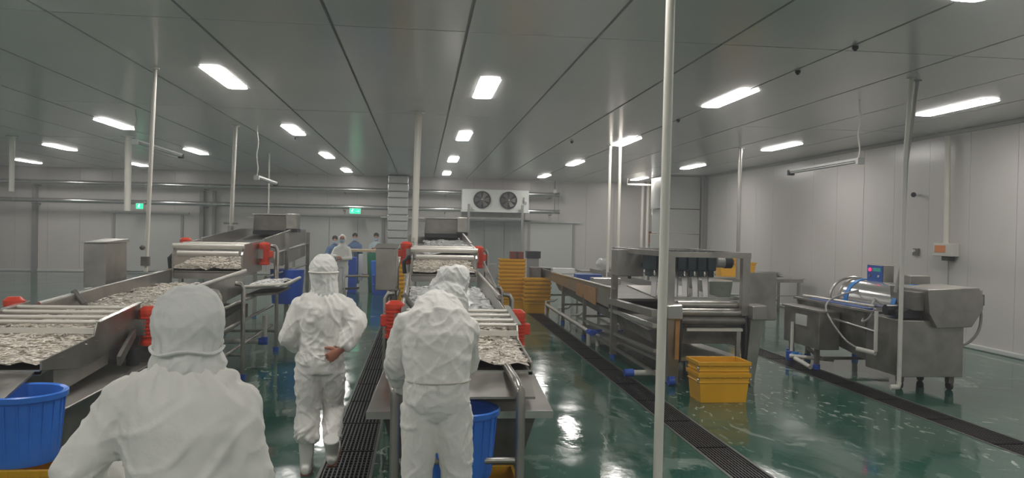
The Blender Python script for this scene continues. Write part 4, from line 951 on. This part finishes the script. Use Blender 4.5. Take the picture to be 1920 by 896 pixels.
def boot(parent, an, toe_dir, pitch=0, m='boot', top=.16):
    an = Vector(an); d = Vector(toe_dir).normalized(); up_ = Vector((0, 0, 1))
    if pitch: 
        ax = d.cross(up_).normalized(); R_ = Matrix.Rotation(-pitch, 3, ax); d = R_ @ d; up_ = R_ @ up_
    mb = MB(); mb.tube([an-up_*.05, an+up_*.02, an+up_*top], [.05, .052, .066], 14)
    base = an-up_*.05
    mb.loft([(base-d*.075, .026, .03), (base-d*.05, .042, .045), (base+d*.03, .045, .042), (base+d*.11, .05, .032), (base+d*.165, .042, .024), (base+d*.19, .02, .014)], 14, xh=d.cross(up_))
    o = remeshed('boot', mb, m, parent, vox=.009, sm=3, disp=0)
    sl = MB().loft([(base-up_*.038-d*.08, .034, .012), (base-up_*.038+d*.0, .046, .012), (base-up_*.038+d*.11, .052, .012), (base-up_*.038+d*.185, .03, .012)], 12, xh=d.cross(up_))
    link('sole', sl, 'bootsole', o); return o

# worker 1: large, left foreground, back to the viewer
X, Y = -.775, 2.75
p = thing('person', 'worker in white hooded coverall in the left foreground, back turned', 'person', (X, Y, 0), 'workers in white coveralls')
b = MB()
b.loft([((X, Y, .86), .17, .13), ((X, Y, .95), .185, .14), ((X, Y, 1.05), .18, .13), ((X, Y-.005, 1.15), .19, .135), ((X, Y-.01, 1.27), .21, .14), ((X, Y-.005, 1.36), .212, .13), ((X, Y+.005, 1.42), .17, .115), ((X, Y+.02, 1.455), .115, .10), ((X, Y+.03, 1.50), .095, .095)], 26, pw=2.3)
b.tube([(X-.155, Y, 1.385), (X, Y, 1.42), (X+.15, Y, 1.385)], [.07, .085, .07], 14)
arm(b, (X-.19, Y, 1.34), (X-.335, Y-.02, 1.13), (X-.26, Y+.20, 1.02), .085, .075, .05, 1.08)
arm(b, (X+.165, Y, 1.33), (X+.215, Y+.0, 1.10), (X+.16, Y+.22, 1.03), .085, .075, .05, 1.05)
leg(b, (X-.09, Y, .86), (X-.11, Y+.02, .48), (X-.12, Y, .12)); leg(b, (X+.09, Y, .86), (X+.10, Y+.03, .48), (X+.11, Y+.02, .12))
cv = remeshed('coverall', b, 'suit', p, vox=.011, sm=3, disp=.013, dscale=.15, gather=(1.43,))
h = MB(); h.loft([((X-.0, Y+.03, 1.44), .125, .115), ((X, Y+.025, 1.485), .128, .122), ((X+.0, Y+.02, 1.525), .105, .108), ((X+.003, Y+.02, 1.56), .110, .115), ((X+.005, Y+.02, 1.61), .119, .127), ((X+.005, Y+.02, 1.66), .114, .125), ((X+.005, Y+.02, 1.71), .090, .10), ((X+.005, Y+.02, 1.742), .05, .055)], 26)
hd = remeshed('hood', h, 'suit2', p, vox=.009, sm=3, disp=.009, dscale=.11, gather=(1.53,))
link('hood_hem', MB().tube([(X+.115*math.cos(a*PI/12), Y+.02+.118*math.sin(a*PI/12), 1.527+.008*math.cos(a)) for a in range(25)], .006, 6), 'suit2', hd, smooth=True)
face(p, (X, Y+.085, 1.61)); hand(p, (X-.255, Y+.215, 1.015), (.2, 1, -.2), (0, 0, -1), 1, 'boot'); hand(p, (X+.155, Y+.235, 1.025), (-.2, 1, -.2), (0, 0, -1), -1, 'boot')
boot(p, (X-.12, Y, .09), (-.1, 1, 0)); boot(p, (X+.11, Y+.02, .09), (.1, 1, 0))

# worker 2: walking away in the left aisle
X, Y = -.76, 6.35
p = thing('person', 'worker in white coverall and boots walking away between two lines', 'person', (X, Y, 0), 'workers in white coveralls')
b = MB()
b.loft([((X-.01, Y, .80), .16, .13), ((X-.01, Y, .90), .175, .14), ((X-.01, Y, .99), .165, .13), ((X, Y, 1.08), .175, .13), ((X, Y, 1.20), .20, .135), ((X, Y, 1.31), .205, .13), ((X, Y+.005, 1.375), .165, .11), ((X+.005, Y+.015, 1.42), .10, .09), ((X+.005, Y+.02, 1.47), .085, .085)], 26, pw=2.3)
b.tube([(X-.15, Y, 1.34), (X, Y, 1.37), (X+.15, Y, 1.34)], [.065, .08, .065], 14)
arm(b, (X-.17, Y, 1.31), (X-.265, Y-.03, 1.08), (X-.19, Y+.16, .97), .08, .07, .045)
arm(b, (X+.175, Y-.01, 1.30), (X+.275, Y-.05, 1.20), (X+.17, Y-.12, .99), .088, .08, .05)
b.loft([((X-.02, Y, .95), .172, .138), ((X-.02, Y, .90), .185, .148), ((X-.02, Y, .80), .17, .14)], 20)
leg(b, (X-.085, Y, .84), (X-.10, Y+.02, .50), (X-.105, Y+.0, .25), .118, .095, .088); leg(b, (X+.075, Y, .84), (X+.085, Y+.13, .50), (X+.10, Y-.08, .28), .11, .085, .07)
b.ball((X-.10, Y, .30), .098, .10, .07); 
cv = remeshed('coverall', b, 'suit', p, vox=.010, sm=3, disp=.014, dscale=.125, gather=(.955, 1.40, .27))
link('waist_seam', MB().tube([(X-.01+.172*math.cos(a*PI/14), Y+.135*math.sin(a*PI/14), .955) for a in range(29)], .006, 6), 'suit', cv, smooth=True)
h = MB(); h.loft([((X+.01, Y+.02, 1.40), .115, .105), ((X+.01, Y+.02, 1.45), .105, .105), ((X+.005, Y+.02, 1.50), .10, .105), ((X, Y+.02, 1.56), .112, .12), ((X, Y+.02, 1.63), .112, .122), ((X, Y+.02, 1.69), .085, .095), ((X, Y+.02, 1.725), .04, .05)], 24)
hd = remeshed('hood', h, 'suit2', p, vox=.008, sm=2, disp=.009, dscale=.09, gather=(1.49,))
link('hood_band', MB().tube([(X+.113*math.cos(a*PI/12), Y+.02+.122*math.sin(a*PI/12), 1.585) for a in range(25)], .007, 6), 'suit', hd, smooth=True)
face(p, (X, Y+.08, 1.60)); hand(p, (X+.15, Y-.125, .99), (-.75, -.1, -.55), (0, .9, .1), 1, 'glove', .55); hand(p, (X-.185, Y+.17, .96), (.3, .8, -.4), (0, 0, -1), 1, 'glove')
boot(p, (X-.105, Y, .088), (-.05, 1, 0), top=.20); boot(p, (X+.105, Y-.12, .21), (.05, 1, 0), pitch=-.45, top=.12)

# worker 3: stooping over the middle line
X, Y = .11, 4.62
p = thing('person', 'stooping worker in white coverall bending over the middle line', 'person', (X, Y, 0), 'workers in white coveralls')
b = MB()
b.loft([((X, Y, .90), .18, .13), ((X, Y, .95), .195, .145), ((X, Y, 1.03), .192, .142), ((X, Y+.0, 1.075), .182, .135), ((X, Y+.02, 1.15), .195, .14), ((X+.0, Y+.06, 1.28), .215, .145), ((X+.0, Y+.13, 1.40), .20, .14), ((X+.01, Y+.20, 1.47), .15, .12), ((X+.03, Y+.27, 1.50), .10, .10), ((X+.04, Y+.31, 1.53), .085, .09)], 26, pw=2.3)
b.tube([(X-.15, Y+.13, 1.39), (X, Y+.15, 1.43), (X+.15, Y+.13, 1.39)], [.075, .09, .075], 14)
arm(b, (X-.175, Y+.13, 1.36), (X-.245, Y+.18, 1.14), (X-.225, Y+.34, 1.0), .09, .075, .055, 1.05)
arm(b, (X+.165, Y+.13, 1.34), (X+.185, Y+.22, 1.12), (X+.12, Y+.45, 1.06), .085, .07, .05, 1.0)
b.ball((X, Y, .92), .18, .135, .10)
leg(b, (X-.098, Y, .92), (X-.11, Y-.01, .48), (X-.125, Y, .13), .108, .09, .078); leg(b, (X+.098, Y, .92), (X+.12, Y-.01, .48), (X+.135, Y, .13), .108, .09, .078)
cv = remeshed('coverall', b, 'suit', p, vox=.010, sm=3, disp=.012, dscale=.14, gather=(1.07,))
link('waist_seam', MB().tube([(X+.188*math.cos(a*PI/14), Y+.143*math.sin(a*PI/14), 1.07) for a in range(29)], .006, 6), 'suitseam', cv, smooth=True)
link('trouser_seam', MB().tube([(X, Y-.142, 1.06), (X, Y-.148, 1.0)], .003, 6), 'suit2', cv, smooth=True)
X += .035
h = MB(); h.loft([((X+.01, Y+.22, 1.46), .14, .11), ((X+.03, Y+.27, 1.52), .13, .12), ((X+.045, Y+.31, 1.565), .105, .11), ((X+.05, Y+.33, 1.61), .108, .12), ((X+.05, Y+.34, 1.66), .105, .115), ((X+.045, Y+.345, 1.70), .09, .095), ((X+.045, Y+.345, 1.715), .05, .055)], 24)
h.loft([((X-.085, Y+.31, 1.49), .03, .05), ((X-.05, Y+.31, 1.56), .05, .06), ((X-.03, Y+.32, 1.62), .04, .06)], 12)
hd = remeshed('hood', h, 'suit2', p, vox=.008, sm=2, disp=.014, dscale=.075)
face(p, (X+.045, Y+.41, 1.60)); X -= .035; hand(p, (X-.225, Y+.35, .99), (0, .5, -.8), (.3, .5, .2), 1, 'suit'); hand(p, (X+.11, Y+.47, 1.055), (-.2, .9, -.2), (0, 0, -1), -1, 'suit')
boot(p, (X-.11, Y, .09), (-.1, 1, 0)); boot(p, (X+.125, Y, .09), (.1, 1, 0))

# far workers
def far_worker(X, Y, lab, body_m, legs_m, hood, H=1.70, face_dir=-1, arms=None, facing_side=0, group=None):
    p = thing('person', lab, 'person', (X, Y, 0), group); k = H/1.70
    b = MB(); z = lambda v: v*k
    b.loft([((X, Y, z(.82)), .16, .12), ((X, Y, z(.95)), .17, .13), ((X, Y, z(1.1)), .17, .125), ((X, Y, z(1.3)), .20, .13), ((X, Y, z(1.38)), .15, .11), ((X, Y, z(1.45)), .07, .07)], 20, pw=2.3)
    for a in arms: arm(b, *a, .07, .06, .045)
    leg(b, (X-.08, Y, z(.86)), (X-.09, Y, z(.48)), (X-.09, Y, .13), .10, .08, .07); leg(b, (X+.08, Y, z(.86)), (X+.09, Y, z(.48)), (X+.09, Y, .13), .10, .08, .07)
    remeshed('clothing', b, body_m, p, vox=.02, disp=.008)
    hb = MB()
    if hood: hb.loft([((X, Y+.02, z(1.40)), .11, .10), ((X, Y+.02, z(1.48)), .09, .09), ((X, Y+.02, z(1.56)), .11, .11), ((X, Y+.02, z(1.63)), .10, .11), ((X, Y+.02, z(1.70)), .04, .05)], 18); remeshed('hood', hb, 'suit', p, vox=.014, disp=.004)
    else:
        hb.ball((X, Y+.0, z(1.62)), .085, .105, .085); link('hair', hb, 'hair', p, smooth=True)
        link('neck', MB().cyl((X, Y, z(1.42)), (X, Y, z(1.52)), .05), 'skin', p, smooth=True)
    face(p, (X, Y+face_dir*.045, z(1.575 if hood else 1.55)), .07 if hood else .064, face_dir)
    for a in arms: hand(p, a[2], Vector(a[2])-Vector(a[1]), (0, 0, -1), 1, 'glove')
    for s in (-1, 1): boot(p, (X+s*.09, Y, .088), (0, face_dir, 0), m='boot')
    return p
X, Y = -2.14, 22.0
far_worker(X, Y, 'far worker in white hooded coverall with pale blue mask', 'suit2', 'suit2', True, 1.72, -1,
           [((X-.17, Y, 1.32), (X-.26, Y-.12, 1.12), (X-.1, Y-.28, 1.12)), ((X+.17, Y, 1.32), (X+.24, Y-.1, 1.08), (X+.0, Y-.26, 1.06))], group='far workers')
X, Y = -2.55, 24.0
far_worker(X+.0, Y, 'worker in blue leaning behind the far white-suited one', 'bluecloth', 'bluecloth', False, 1.66, -1,
           [((X-.16, Y, 1.28), (X-.24, Y-.1, 1.08), (X-.12, Y-.26, 1.1)), ((X+.16, Y, 1.28), (X+.22, Y-.1, 1.06), (X+.1, Y-.26, 1.1))], group='far workers')
X, Y = -2.08, 25.4
far_worker(X, Y, 'worker in blue with dark hair left of the wooden table', 'bluecloth', 'bluecloth', False, 1.74, -1,
           [((X-.16, Y, 1.32), (X-.2, Y-.12, 1.1), (X-.1, Y-.3, 1.2)), ((X+.16, Y, 1.32), (X+.2, Y-.12, 1.1), (X+.1, Y-.3, 1.2))], group='far workers')
X, Y = -1.42, 25.4
far_worker(X, Y, 'dark-haired worker in pale blue behind the green bin', 'palecloth', 'palecloth', False, 1.76, -1,
           [((X-.16, Y, 1.34), (X-.22, Y-.12, 1.12), (X-.1, Y-.3, 1.24)), ((X+.16, Y, 1.34), (X+.22, Y-.1, 1.12), (X+.12, Y-.26, 1.24))], group='far workers')
